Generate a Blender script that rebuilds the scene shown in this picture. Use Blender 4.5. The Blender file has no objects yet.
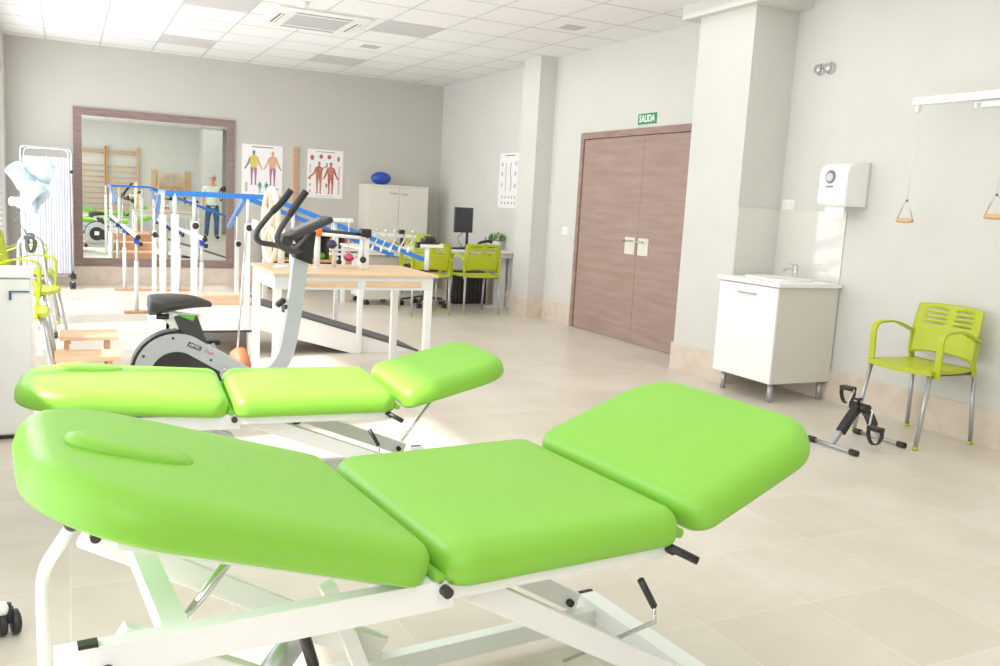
import bpy, bmesh, math, random
from mathutils import Vector, Matrix
random.seed(7)
COL = bpy.context.scene.collection
PI = math.pi
def R(a): return math.radians(a)
def V(*a): return Vector(a)

# ------------------------------------------------------------ materials
def lin(c):
    return tuple(((v/255)/12.92 if v/255 <= .04045 else ((v/255+.055)/1.055)**2.4) for v in c)+(1,)
def mat(name, rgb, rough=.5, metal=0, var=.04, scale=12, bump=0, bscale=80, spec=.5, stretch=None, trans=0, alpha=1, rgb2=None, subs=0, coat=0):
    m = bpy.data.materials.new(name); m.use_nodes = True
    nt = m.node_tree; N = nt.nodes; L = nt.links
    p = N['Principled BSDF']
    p.inputs['Roughness'].default_value = rough; p.inputs['Metallic'].default_value = metal
    p.inputs['Specular IOR Level'].default_value = spec
    if coat: p.inputs['Coat Weight'].default_value = coat; p.inputs['Coat Roughness'].default_value = .15
    tc = N.new('ShaderNodeTexCoord'); mp = N.new('ShaderNodeMapping'); L.new(tc.outputs['Object'], mp.inputs[0])
    if stretch: mp.inputs['Scale'].default_value = stretch
    no = N.new('ShaderNodeTexNoise'); no.inputs['Scale'].default_value = scale; no.inputs['Detail'].default_value = 4
    L.new(mp.outputs[0], no.inputs['Vector'])
    cr = N.new('ShaderNodeValToRGB'); c = lin(rgb)
    a = lin(rgb2) if rgb2 else tuple(max(0, v*(1-var*2)) for v in c[:3])+(1,)
    cr.color_ramp.elements[0].color = a; cr.color_ramp.elements[1].color = tuple(min(1, v*(1+(0 if rgb2 else var))) for v in c[:3])+(1,)
    cr.color_ramp.elements[0].position = .3; cr.color_ramp.elements[1].position = .7
    L.new(no.outputs['Fac'], cr.inputs[0]); L.new(cr.outputs[0], p.inputs['Base Color'])
    if bump:
        n2 = N.new('ShaderNodeTexNoise'); n2.inputs['Scale'].default_value = bscale; L.new(mp.outputs[0], n2.inputs['Vector'])
        b = N.new('ShaderNodeBump'); b.inputs['Strength'].default_value = bump; b.inputs['Distance'].default_value = .002
        L.new(n2.outputs['Fac'], b.inputs['Height']); L.new(b.outputs[0], p.inputs['Normal'])
    if trans: p.inputs['Transmission Weight'].default_value = trans
    if alpha < 1: p.inputs['Alpha'].default_value = alpha
    return m
M = {}
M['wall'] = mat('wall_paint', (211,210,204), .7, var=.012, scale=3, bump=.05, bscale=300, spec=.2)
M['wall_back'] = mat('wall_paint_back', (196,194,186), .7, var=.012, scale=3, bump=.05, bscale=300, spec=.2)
M['tile_c'] = mat('ceiling_tile', (236,236,236), .9, var=.012, scale=40, bump=.1, bscale=400, spec=.1)
M['tbar'] = mat('ceiling_grid', (196,196,198), .6, var=.01)
M['opal'] = mat('light_panel_off', (202,202,202), .4, var=.01)
M['base'] = mat('skirting_tile', (222,208,192), .35, var=.05, scale=9, rgb2=(206,190,172))
M['green'] = mat('green_vinyl', (124,190,54), .4, var=.012, scale=4, bump=.05, bscale=500, spec=.4)
M['lime'] = mat('lime_plastic', (178,190,22), .4, var=.02, scale=6)
M['frame'] = mat('white_steel', (238,240,238), .35, var=.01, scale=5)
M['frameg'] = mat('pale_grey_steel', (222,226,228), .4, var=.01, scale=5)
M['black'] = mat('black_plastic', (26,26,28), .42, var=.05)
M['dark'] = mat('charcoal_plastic', (52,52,54), .45, var=.05)
M['rubber'] = mat('dark_grey_rubber', (84,84,86), .8, var=.08, scale=60)
M['chrome'] = mat('chrome', (214,216,220), .16, 1, var=.01)
M['alu'] = mat('satin_aluminium', (186,188,192), .38, .8, var=.02)
M['blue'] = mat('blue_rail', (40,120,214), .4, var=.03)
M['dblue'] = mat('dark_blue_plastic', (30,72,190), .4, var=.03)
M['white'] = mat('white_laminate', (244,244,242), .3, var=.006, scale=4)
M['cream'] = mat('cream_laminate', (226,222,210), .45, var=.01, scale=4)
M['side'] = mat('grey_beige_laminate', (214,211,200), .45, var=.01, scale=4)
M['door'] = mat('brown_wood_laminate', (168,142,132), .45, scale=4, rgb2=(150,124,114), stretch=(.5,.5,5), spec=.3)
M['dframe'] = mat('brown_wood_trim', (162,134,122), .45, scale=5, rgb2=(142,114,104), stretch=(1,1,3), spec=.3)
M['mframe'] = mat('mirror_frame_wood', (146,124,118), .5, scale=6, rgb2=(122,102,98), stretch=(1,1,8), spec=.3)
M['beech'] = mat('beech_wood', (232,200,160), .42, scale=5, rgb2=(218,182,138), stretch=(1,8,8))
M['pine'] = mat('pine_wood', (222,178,130), .5, scale=4, rgb2=(206,158,108), stretch=(6,6,1))
M['tread'] = mat('step_wood', (224,184,148), .5, scale=5, rgb2=(208,162,122), stretch=(1,8,8))
M['treadedge'] = mat('step_wood_edge', (200,150,116), .5, scale=5, rgb2=(186,134,100), stretch=(1,8,8))
M['roller_wood'] = mat('roller_wood', (190,120,78), .5, scale=5, rgb2=(170,100,62))
M['ring'] = mat('pale_varnished_wood', (242,228,206), .4, scale=8, rgb2=(236,214,184))
M['mirror'] = mat('mirror_glass', (234,240,236), .0, 1, var=0)
M['silver'] = mat('silver_paint', (184,190,196), .35, .25, var=.02)
M['curtain'] = mat('white_curtain_fabric', (214,216,226), .85, var=.01, scale=30)
M['paper'] = mat('poster_paper', (240,240,240), .5, var=.005)
M['bluegrey'] = mat('blue_grey_plastic', (70,90,150), .4, var=.03)
M['orange'] = mat('orange_rubber', (244,120,30), .5, var=.04)
M['pink'] = mat('pink_rubber', (232,60,110), .5, var=.04)
M['navy'] = mat('navy_rubber', (50,54,96), .5, var=.04)
M['bball'] = mat('blue_vinyl_ball', (20,70,170), .3, var=.05)
M['yellow'] = mat('yellow_plastic', (222,196,30), .5, var=.04)
M['leafgreen'] = mat('green_plastic', (90,180,50), .5, var=.05)
M['red'] = mat('red_plastic', (206,50,44), .5, var=.04)
M['leaf'] = mat('leaf', (96,140,50), .5, var=.2, rgb2=(60,104,34), scale=30)
M['potwhite'] = mat('white_ceramic', (236,236,232), .25, var=.01)
M['screenm'] = mat('dark_screen', (50,52,56), .25, var=.02)
M['desk'] = mat('white_desktop', (236,234,228), .35, var=.01)
M['skin'] = mat('skin', (214,158,132), .55, var=.03)
M['shirt'] = mat('pale_green_shirt', (226,238,222), .8, var=.03)
M['jeans'] = mat('faded_denim', (84,112,146), .85, var=.1, scale=8, rgb2=(48,70,104))
M['hair'] = mat('grey_hair', (190,186,180), .7, var=.1)
M['signgreen'] = mat('sign_green', (24,140,84), .4, var=.01)
M['signwhite'] = mat('sign_white', (244,250,244), .4, var=.005)
M['plate'] = mat('ivory_plate', (226,222,206), .35, .1, var=.01)
M['lampw'] = mat('frosted_lamp_plastic', (206,226,236), .3, var=.01, alpha=.66)
M['splash'] = mat('glossy_splash_panel', (216,214,206), .06, var=.006, coat=.6)
M['window'] = mat('window_frame_white', (236,238,240), .4, var=.01)
M['txtgrey'] = mat('print_grey', (120,120,124), .5, var=.02)
M['txtred'] = mat('print_red', (216,60,70), .5, var=.02)
M['txtdark'] = mat('print_dark', (40,50,56), .5, var=.02)
for n, c in dict(f_yel=(214,204,84), f_org=(226,170,140), f_red=(190,96,84), f_pur=(170,110,150), f_blu=(110,130,150), f_teal=(60,150,140), f_mus=(178,90,74), f_tan=(206,160,120), f_gry=(188,184,184), f_mau=(180,160,160)).items():
    M[n] = mat('print_'+n[2:], c, .5, var=.08, scale=60)
g = bpy.data.materials.new('window_glass'); g.use_nodes = True
nt = g.node_tree; nt.nodes.clear()
o = nt.nodes.new('ShaderNodeOutputMaterial'); mx = nt.nodes.new('ShaderNodeMixShader'); t = nt.nodes.new('ShaderNodeBsdfTransparent'); gl = nt.nodes.new('ShaderNodeBsdfGlossy')
gl.inputs['Roughness'].default_value = .02; mx.inputs[0].default_value = .06
nt.links.new(t.outputs[0], mx.inputs[1]); nt.links.new(gl.outputs[0], mx.inputs[2]); nt.links.new(mx.outputs[0], o.inputs[0])
M['glass'] = g
def floor_mat():
    m = bpy.data.materials.new('floor_tiles'); m.use_nodes = True
    nt = m.node_tree; N = nt.nodes; L = nt.links; p = N['Principled BSDF']
    tc = N.new('ShaderNodeTexCoord'); mp = N.new('ShaderNodeMapping'); L.new(tc.outputs['Object'], mp.inputs[0])
    mp.inputs['Location'].default_value = (2.17+.43*20, 9.76+.43*40, 0)
    br = N.new('ShaderNodeTexBrick'); L.new(mp.outputs[0], br.inputs[0])
    br.offset = 0; br.squash = 1; br.inputs['Scale'].default_value = 1
    br.inputs['Brick Width'].default_value = .43; br.inputs['Row Height'].default_value = .43
    br.inputs['Mortar Size'].default_value = .0022; br.inputs['Mortar Smooth'].default_value = .3; br.inputs['Bias'].default_value = 0
    br.inputs['Color1'].default_value = lin((214,206,193)); br.inputs['Color2'].default_value = lin((207,198,184)); br.inputs['Mortar'].default_value = lin((226,218,206))
    n1 = N.new('ShaderNodeTexNoise'); n1.inputs['Scale'].default_value = 2.2; n1.inputs['Detail'].default_value = 7; n1.inputs['Roughness'].default_value = .6
    L.new(tc.outputs['Object'], n1.inputs['Vector'])
    cr = N.new('ShaderNodeValToRGB'); cr.color_ramp.elements[0].color = (.84,.8,.75,1); cr.color_ramp.elements[1].color = (1,1,1,1)
    cr.color_ramp.elements[0].position = .35; cr.color_ramp.elements[1].position = .62
    L.new(n1.outputs['Fac'], cr.inputs[0])
    mx = N.new('ShaderNodeMix'); mx.data_type = 'RGBA'; mx.blend_type = 'MULTIPLY'; mx.inputs[0].default_value = .7
    L.new(br.outputs['Color'], mx.inputs[6]); L.new(cr.outputs[0], mx.inputs[7]); L.new(mx.outputs[2], p.inputs['Base Color'])
    mr = N.new('ShaderNodeMapRange'); mr.inputs[3].default_value = .26; mr.inputs[4].default_value = .42
    L.new(n1.outputs['Fac'], mr.inputs[0]); L.new(mr.outputs[0], p.inputs['Roughness'])
    return m
M['floor'] = floor_mat()

M['f_mus'] = mat('print_muscle', (214,150,120), .5, rgb2=(150,62,52), scale=45)
M['f_red'] = mat('print_muscle_red', (196,110,90), .5, rgb2=(160,50,46), scale=60)
# ------------------------------------------------------------ mesh builder
class MB:
    def __init__(s): s.bm = bmesh.new(); s.mi = 0; s.smooth = False
    def _f(s, vs, smooth=None):
        try: f = s.bm.faces.new(vs)
        except ValueError: return None
        f.material_index = s.mi; f.smooth = s.smooth if smooth is None else smooth
        return f
    def box(s, x0, y0, z0, x1, y1, z1, bev=0):
        if x0 > x1: x0, x1 = x1, x0
        if y0 > y1: y0, y1 = y1, y0
        if z0 > z1: z0, z1 = z1, z0
        v = [s.bm.verts.new((x, y, z)) for x in (x0, x1) for y in (y0, y1) for z in (z0, z1)]
        fs = [s._f([v[i] for i in q], False) for q in ((0,1,3,2),(4,6,7,5),(0,4,5,1),(2,3,7,6),(0,2,6,4),(1,5,7,3))]
        if bev:
            es = list({e for f in fs for e in f.edges})
            r = bmesh.ops.bevel(s.bm, geom=es, offset=bev, segments=2, affect='EDGES', profile=.5)
            for f in r['faces']: f.material_index = s.mi; f.smooth = True
        return s
    def cbox(s, c, size, rot=None, bev=0):
        n0 = set(s.bm.verts); x, y, z = [a/2 for a in size]
        s.box(-x, -y, -z, x, y, z, bev)
        mt = Matrix.Translation(Vector(c)) @ (rot.to_4x4() if rot else Matrix())
        for v in s.bm.verts:
            if v not in n0: v.co = mt @ v.co
        return s
    def bar(s, a, b, w, t, side=(0,1,0), bev=0):
        """box bar from a to b, w along side axis, t along the third"""
        a, b = Vector(a), Vector(b); d = b-a; l = d.length; d.normalize()
        sd = Vector(side); sd = (sd-d*sd.dot(d)).normalized(); n = d.cross(sd)
        return s.cbox((a+b)/2, (l, w, t), Matrix((d, sd, n)).transposed(), bev)
    def sweep(s, pts, prof, cap=True, closed=False, side=None):
        """sweep a closed 2D profile along pts"""
        P = [Vector(p) for p in pts]; n = len(P); rings = []; prev = None
        for i, p in enumerate(P):
            if closed: t = (P[(i+1) % n]-P[i-1]).normalized()
            else: t = (P[min(i+1, n-1)]-P[max(i-1, 0)]).normalized()
            if side is not None: u = Vector(side)
            elif prev is None: u = Vector((0,0,1)) if abs(t.z) < .9 else Vector((1,0,0))
            else: u = prev
            u = (u-t*u.dot(t)).normalized(); prev = u; w = t.cross(u)
            rings.append([s.bm.verts.new(p+u*a+w*b) for a, b in prof])
        k = len(prof); sm = k > 5
        for i in range(n if closed else n-1):
            A, B = rings[i], rings[(i+1) % n]
            for j in range(k): s._f([A[j], A[(j+1) % k], B[(j+1) % k], B[j]], sm)
        if cap and not closed: s._f(rings[0][::-1], False); s._f(rings[-1], False)
        return s
    def tube(s, pts, r, n=10, smooth=0, closed=False):
        if smooth: pts = crom(pts, smooth, closed)
        return s.sweep(pts, [(r*math.cos(2*PI*i/n), r*math.sin(2*PI*i/n)) for i in range(n)], closed=closed)
    def cyl(s, a, b, r, r2=None, n=16):
        a, b = Vector(a), Vector(b); t = (b-a).normalized(); u = Vector((0,0,1)) if abs(t.z) < .9 else Vector((1,0,0))
        u = (u-t*u.dot(t)).normalized(); w = t.cross(u); r2 = r if r2 is None else r2
        A = [s.bm.verts.new(a+(u*math.cos(2*PI*i/n)+w*math.sin(2*PI*i/n))*r) for i in range(n)]
        B = [s.bm.verts.new(b+(u*math.cos(2*PI*i/n)+w*math.sin(2*PI*i/n))*r2) for i in range(n)]
        for i in range(n): s._f([A[i], A[(i+1) % n], B[(i+1) % n], B[i]], True)
        s._f(A[::-1], False); s._f(B, False); return s
    def lathe(s, c, prof, n=20, axis=(0,0,1), cap=True):
        """prof list of (r, h) along axis from c"""
        t = Vector(axis).normalized(); u = Vector((0,0,1)) if abs(t.z) < .9 else Vector((1,0,0))
        u = (u-t*u.dot(t)).normalized(); w = t.cross(u); c = Vector(c); rings = []
        for r, h in prof: rings.append([s.bm.verts.new(c+t*h+(u*math.cos(2*PI*i/n)+w*math.sin(2*PI*i/n))*max(r, 1e-4)) for i in range(n)])
        for A, B in zip(rings, rings[1:]):
            for i in range(n): s._f([A[i], A[(i+1) % n], B[(i+1) % n], B[i]], True)
        if cap: s._f(rings[0][::-1], False); s._f(rings[-1], False)
        return s
    def ball(s, c, r, sc=(1,1,1), seg=14, rot=None):
        m = Matrix.Translation(Vector(c)) @ (rot.to_4x4() if rot else Matrix()) @ Matrix.Diagonal((r*sc[0], r*sc[1], r*sc[2], 1))
        q = bmesh.ops.create_uvsphere(s.bm, u_segments=seg, v_segments=max(8, seg*2//3), radius=1, matrix=m)
        for f in {f for v in q['verts'] for f in v.link_faces}: f.material_index = s.mi; f.smooth = True
        return s
    def prism(s, poly, origin, ux, uy, depth, smooth=False):
        """extrude polygon (2D) in plane origin+ux*a+uy*b by depth along normal"""
        o, ux, uy = Vector(origin), Vector(ux), Vector(uy); n = ux.cross(uy).normalized()
        A = [s.bm.verts.new(o+ux*a+uy*b) for a, b in poly]; B = [s.bm.verts.new(v.co+n*depth) for v in A]
        k = len(poly)
        for i in range(k): s._f([A[i], A[(i+1) % k], B[(i+1) % k], B[i]], smooth)
        s._f(A[::-1], False); s._f(B, False); return s
    def build(s, name, mats, parent=None, W=None, **kw):
        bmesh.ops.recalc_face_normals(s.bm, faces=s.bm.faces)
        me = bpy.data.meshes.new(name); s.bm.to_mesh(me); s.bm.free()
        for m in (mats if isinstance(mats, (list, tuple)) else [mats]): me.materials.append(M[m])
        ob = bpy.data.objects.new(name, me); COL.objects.link(ob)
        if parent is not None:
            me.transform(wmat(parent).inverted()); ob.parent = parent
        elif W is not None:
            me.transform(Matrix.Translation(-Vector(W))); ob.location = W
        for k, v in kw.items(): ob[k] = v
        return ob
def wmat(o):
    m = Matrix.Translation(o.location) @ o.rotation_euler.to_matrix().to_4x4()
    return wmat(o.parent) @ m if o.parent else m
def crom(pts, k, closed=False):
    P = [Vector(p) for p in pts]; n = len(P); out = []
    for i in range(n if closed else n-1):
        p0 = P[i-1] if (closed or i) else P[0]; p1 = P[i]; p2 = P[(i+1) % n]; p3 = P[(i+2) % n] if (closed or i+2 < n) else P[-1]
        for j in range(k):
            t = j/k; out.append(.5*((2*p1)+(-p0+p2)*t+(2*p0-5*p1+4*p2-p3)*t*t+(-p0+3*p1-3*p2+p3)*t**3))
    if not closed: out.append(P[-1])
    return out
def fillet(pts, r, k=5):
    P = [Vector(p) for p in pts]; out = [P[0]]
    for i in range(1, len(P)-1):
        a = (P[i-1]-P[i]); b = (P[i+1]-P[i]); rr = min(r, a.length*.49, b.length*.49)
        A = P[i]+a.normalized()*rr; B = P[i]+b.normalized()*rr
        for j in range(k+1):
            t = j/k; out.append(A*(1-t)**2+P[i]*2*t*(1-t)+B*t*t)
    out.append(P[-1]); return out
def empty(name, loc, label, cat, rz=0, group=None):
    o = bpy.data.objects.new(name, None); COL.objects.link(o); o.location = loc; o.rotation_euler = (0,0,rz)
    o['label'] = label; o['category'] = cat; o.empty_display_size = .1
    if group: o['group'] = group
    return o
def tag(o, label, cat, group=None):
    o['label'] = label; o['category'] = cat
    if group: o['group'] = group
    return o
def copy_tree(o, parent=None):
    c = o.copy(); COL.objects.link(c)
    if parent: c.parent = parent
    for ch in list(o.children): copy_tree(ch, c)
    return c
def text_mesh(body, size, thick=.0008, bold=0):
    cu = bpy.data.curves.new('t', 'FONT'); cu.body = body; cu.size = size; cu.align_x = 'CENTER'; cu.align_y = 'CENTER'; cu.extrude = thick; cu.offset = bold
    to = bpy.data.objects.new('t', cu); COL.objects.link(to)
    dg = bpy.context.evaluated_depsgraph_get(); me = bpy.data.meshes.new_from_object(to.evaluated_get(dg))
    bpy.data.objects.remove(to); bpy.data.curves.remove(cu); return me
def text_part(name, body, size, m, parent, world, bold=0, sx=1):
    me = text_mesh(body, size, bold=bold); me.transform(Matrix.Diagonal((sx,1,1,1))); me.transform(world); me.materials.clear(); me.materials.append(M[m])
    me.transform(wmat(parent).inverted()); me.name = name
    ob = bpy.data.objects.new(name, me); COL.objects.link(ob); ob.parent = parent; return ob
def face_mat(origin, right, up):
    r, u = Vector(right).normalized(), Vector(up).normalized(); n = r.cross(u)
    return Matrix.Translation(Vector(origin)) @ Matrix((r, u, n)).transposed().to_4x4()
def struct(name, mb, m): return mb.build(name, m, kind='structure')

# ------------------------------------------------------------ room
XL, YB, ZC = -5.36, -14.05, 2.808
struct('floor', MB().box(XL-.2, YB-.2, -.1, .2, .2, 0), 'floor')
struct('ceiling', MB().box(XL-.2, YB-.2, ZC, .2, .2, ZC+.1), 'tile_c')
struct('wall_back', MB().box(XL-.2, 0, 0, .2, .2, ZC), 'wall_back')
struct('wall_rear', MB().box(XL-.2, YB-.2, 0, .2, YB, ZC).box(-1.5, YB, 0, -1.0, -13.1, ZC), 'wall')
# right wall with the door opening and two projecting columns
DY0, DY1, DZ = -3.885, -5.975, 1.925
mb = MB()
mb.box(0, DY0, 0, .2, 0, ZC).box(0, YB, 0, .2, DY1, ZC).box(0, DY1, DZ, .2, DY0, ZC)
struct('wall_right', mb, 'wall')
struct('wall_column', MB().box(-.2, -3.2, 0, 0, -2.81, ZC), 'wall').name = 'trim_1'
struct('trim_2', MB().box(-.4, -6.72, 0, 0, -6.11, ZC-.1).box(-.47, -6.85, ZC-.105, 0, -5.97, ZC), 'wall')
# left wall: tall windows between piers
openings = [(-.45,-2.95), (-3.4,-5.0), (-5.5,-7.05), (-7.55,-9.05), (-9.45,-10.9), (-11.3,-13.2)]  # fifth opening added, out of view, to brighten the floor by the foreground table
SILLS = [.12, .12, .12, 1.0, .12, 1.0]  # raised sills shape where the sun falls
HEAD = 2.45
mb = MB(); y = 0.0
for (a, b), SILL in zip(openings, SILLS):
    mb.box(XL-.2, y, 0, XL, a, ZC); mb.box(XL-.2, a, 0, XL, b, SILL); mb.box(XL-.2, a, HEAD, XL, b, ZC); y = b
mb.box(XL-.2, y, 0, XL, YB, ZC)
struct('wall_left', mb, 'wall')
for i, (a, b) in enumerate(openings):
    mb = MB(); f = .05; SILL = SILLS[i]
    mb.box(XL-.14, a, SILL, XL-.08, a-f, HEAD).box(XL-.14, b+f, SILL, XL-.08, b, HEAD).box(XL-.14, a, SILL, XL-.08, b, SILL+f).box(XL-.14, a, HEAD-f, XL-.08, b, HEAD)
    m_ = (a+b)/2; mb.box(XL-.14, m_-.03, SILL, XL-.08, m_+.03, HEAD)
    w = struct('window_%d' % (i+1), mb, 'window')
    MB().box(XL-.113, a-f, SILL+f, XL-.107, b+f, HEAD-f).build('window_pane', 'glass', w)
for i, n_, dp in ((0, 38, .046), (1, 38, .046), (2, 20, .02)):  # slatted blinds added to cut the sun down to streaks
    a, b = openings[i]; bl = empty('window_blind', (XL-.05, (a+b)/2, HEAD), ('added slatted blind cutting the sun at the left wall window nearest the back wall', 'added slatted blind cutting the sun at the second window of the left wall', 'added sparse slatted blind streaking the sun at the window before the white cabinet')[i], 'blind')
    MB().box(XL-.075, b+.02, HEAD-.04, XL-.02, a-.02, HEAD-.002).build('head_rail', 'window', bl)
    mb = MB(); st_ = (HEAD-.06-SILLS[i])/n_
    for k in range(n_): mb.cbox((XL-.048, (a+b)/2, HEAD-.06-k*st_), (dp, a-b-.06, .002), Matrix.Rotation(R(12),3,'Y'))
    mb.build('slats', 'tbar', bl)
rb = empty('added_roller_blind', (XL-.05, -10.175, HEAD), 'added white roller blind, half lowered to shape the sun beside the foreground treatment table', 'blind')  # unseen blind added so only low sun comes through the added opening
MB().cyl((XL-.05,-9.47,HEAD-.03), (XL-.05,-10.88,HEAD-.03), .028).build('roller_tube', 'window', rb)
MB().box(XL-.052, -10.88, 1.2, XL-.048, -9.47, HEAD-.03).build('blind_fabric', 'curtain', rb)
MB().box(XL-.058, -10.88, 1.18, XL-.042, -9.47, 1.205, .003).build('bottom_bar', 'window', rb)
# skirting
bh, bt = .213, .014
mb = MB().box(XL, -bt, 0, 0, 0, bh); struct('baseboard_back', mb, 'base')
mb = MB()
mb.box(-bt, -2.81, 0, 0, 0, bh).box(-.2-bt, -3.2-bt, 0, -.2, -2.81+bt, bh).box(-.2, -3.2-bt, 0, 0, -3.2, bh).box(-bt, DY0+.07, 0, 0, -3.2, bh)
mb.box(-bt, -6.11, 0, 0, DY1-.056, bh).box(-.4-bt, -6.72-bt, 0, -.4, -6.11+bt, bh).box(-.4, -6.72-bt, 0, 0, -6.72, bh).box(-.4, -6.11, 0, 0, -6.11+bt, bh).box(-bt, YB, 0, 0, -6.72-bt, bh)
struct('baseboard_right', mb, 'base')
# suspended ceiling grid
mb = MB(); zz = ZC-.004
x = -.443
while x > XL: mb.box(x-.007, YB, zz, x+.007, 0, ZC); x -= .5618
y = -.253
while y > YB: mb.box(XL, y-.005, zz+.001, 0, y+.005, ZC); y -= .6
struct('trim_3', mb, 'tbar')
def cx(L): return -.443-(9-L)*.5618
def ry(r): return -.253-(r-1)*.6
k = 0
lights = [(3,2),(6,2),(3,6),(6,6),(3,10),(6,10),(3,14),(6,14)]
where = {(3,2):'grey ceiling light panel nearest the back wall, above the mirror', (6,2):'grey ceiling light panel near the back wall, between air conditioner and cupboard',
 (3,6):'grey ceiling light panel at the top edge, left of the air conditioner', (6,6):'flat grey ceiling light panel just right of the air conditioner'}
for L_, r_ in lights:
    x0, x1, y0, y1 = cx(L_)+.007, cx(L_+1)-.007, ry(r_+1)+.005, ry(r_)-.005
    if (L_, r_) not in where: continue
    o = empty('ceiling_light', ((x0+x1)/2, (y0+y1)/2, ZC), where[(L_, r_)], 'ceiling light', group='ceiling light panels')
    MB().box(x0, y0, ZC-.003, x1, y1, ZC-.001).build('light_frame', 'tbar', o)
    MB().box(x0+.012, y0+.012, ZC-.005, x1-.012, y1-.012, ZC-.0025).build('diffuser', 'opal', o)
# air conditioner cassette
ac = empty('ceiling_air_conditioner', (-2.67,-3.38,ZC), 'white square air conditioner cassette set in the ceiling with grey louvres', 'air conditioner')
MB().box(-3.09, -3.8, ZC-.03, -2.25, -2.96, ZC, .012).build('casing', 'white', ac)
mb = MB()
for i in range(9): mb.box(-2.91, -3.62+i*.055, ZC-.036, -2.43, -3.60+i*.055, ZC-.03)
mb.build('intake_grille', 'opal', ac)
MB().box(-2.92, -3.64, ZC-.0315, -2.42, -3.12, ZC-.0295).build('intake_panel', 'tbar', ac)
for x0, y0, x1, y1 in ((-2.92,-3.06,-2.42,-3.015), (-2.92,-3.745,-2.42,-3.70), (-3.04,-3.6,-2.995,-3.16), (-2.345,-3.6,-2.30,-3.16)):
    f = MB().box(x0, y0, ZC-.0315, x1, y1, ZC-.029).build('air_outlet', 'dark', ac)
    if x1-x0 > .2: MB().box(x0, (y0+y1)/2-.006, ZC-.04, x1, (y0+y1)/2+.006, ZC-.031).build('louvre', 'white', f)
    else: MB().box((x0+x1)/2-.006, y0, ZC-.04, (x0+x1)/2+.006, y1, ZC-.031).build('louvre', 'white', f)
sd = MB().lathe((-2.95,-4.05,ZC), [(.05,0),(.05,-.02),(.04,-.035),(.018,-.04)], 18).build('smoke_detector', 'white'); tag(sd, 'small round smoke detector on the ceiling above the air conditioner', 'smoke detector')
for (x, y, l) in ((-1.83,-2.375,'small square grey vent in the ceiling tile right of the air conditioner'), (-.72,-4.70,'small square grey vent in the ceiling tile near the door wall')):
    mb = MB().box(x-.1, y-.09, ZC-.006, x+.1, y+.09, ZC-.0005)
    for i in range(7): mb.box(x-.09, y-.078+i*.024, ZC-.010, x+.09, y-.070+i*.024, ZC-.005)
    tag(mb.build('ceiling_vent', 'opal'), l, 'vent', 'ceiling vents')

# ------------------------------------------------------------ double door
fr = struct('trim_4', MB().box(-.02, DY0, 0, .03, DY0+.055, DZ+.062).box(-.02, DY1, 0, .03, DY1-.055, DZ+.062).box(-.02, DY1, DZ, .03, DY0, DZ+.062), 'dframe')
ym = -4.93
for i, (a, b) in enumerate(((DY0-.004, ym+.002), (ym-.002, DY1+.004))):
    d = struct('door_%d' % (i+1), MB().box(-.004, b, .006, .04, a, DZ-.006, .002), 'door')
    s = 1 if i == 0 else -1; yc = ym+s*.107
    pl = MB().box(-.012, yc-.08, .828, -.003, yc+.08, .987, .003).build('handle_plate', 'plate', d)
    MB().tube(fillet([(-.012, yc-s*.05, .955), (-.055, yc-s*.05, .955), (-.055, yc+s*.05, .952)], .015), .009, 8).build('lever_handle', 'chrome', pl)
    mb = MB()
    for z in (.22, 1.0, 1.76): mb.box(-.012, (a if i == 0 else b)-.006, z-.04, -.003, (a if i == 0 else b)+.006, z+.04)
    mb.build('hinges', 'chrome', d)
sg = empty('exit_sign', (0,-4.94,2.066), 'green exit sign with white lettering above the double door', 'sign')
MB().box(-.006, -5.085, 2.02, 0, -4.80, 2.115).build('sign_panel', 'signgreen', sg)
text_part('lettering', 'SALIDA', .085, 'signwhite', sg, face_mat((-.0075,-4.943,2.066), (0,-1,0), (0,0,1)), bold=.0022, sx=.86)
sw = empty('light_switch', (0,-3.6,.985), 'white light switch plate left of the double door', 'light switch')
MB().box(-.008, -3.66, .945, 0, -3.53, 1.025, .003).build('switch_plate', 'white', sw)
for y in (-3.628, -3.563): MB().box(-.012, y-.025, .96, -.007, y+.025, 1.01, .002).build('rocker', 'potwhite', sw)
oc = empty('wall_socket', (0,-6.8,1.33), 'white double wall socket above the splash panel by the sink', 'socket')
MB().box(-.008, -6.865, 1.30, 0, -6.745, 1.375, .003).build('socket_plate', 'white', oc)
for y in (-6.835, -6.775): MB().cyl((-.007,y,1.337), (-.0115,y,1.337), .022).build('socket_outlet', 'potwhite', oc)
for y, l in ((-6.985,'capped chrome pipe stub high on the right wall, the one nearer the column'), (-7.075,'capped chrome pipe stub high on the right wall, the one farther from the column')):
    tag(MB().lathe((0,y,2.277), [(.042,0),(.042,-.008),(.022,-.014),(.02,-.03),(.03,-.03),(.03,-.045),(.015,-.052)], 18, axis=(1,0,0)).build('pipe_stub', 'chrome'), l, 'pipe', 'chrome pipe stubs')

# ------------------------------------------------------------ mirror
mr = empty('wall_mirror', (-3.75,0,.22), 'large wall mirror in a brown wooden frame on the back wall', 'mirror')
x0, x1, z0, z1, fw = -4.672, -2.83, .222, 2.085, .092
mb = MB(); mb.box(x0, -.03, z0, x0+fw, 0, z1).box(x1-fw, -.03, z0, x1, 0, z1).box(x0+fw, -.03, z1-fw, x1-fw, 0, z1).box(x0+fw, -.03, z0, x1-fw, 0, z0+fw)
mb.build('frame', 'mframe', mr)
MB().box(x0+fw, -.018, z0+fw, x1-fw, -.004, z1-fw).build('mirror_glass', 'mirror', mr)

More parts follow.
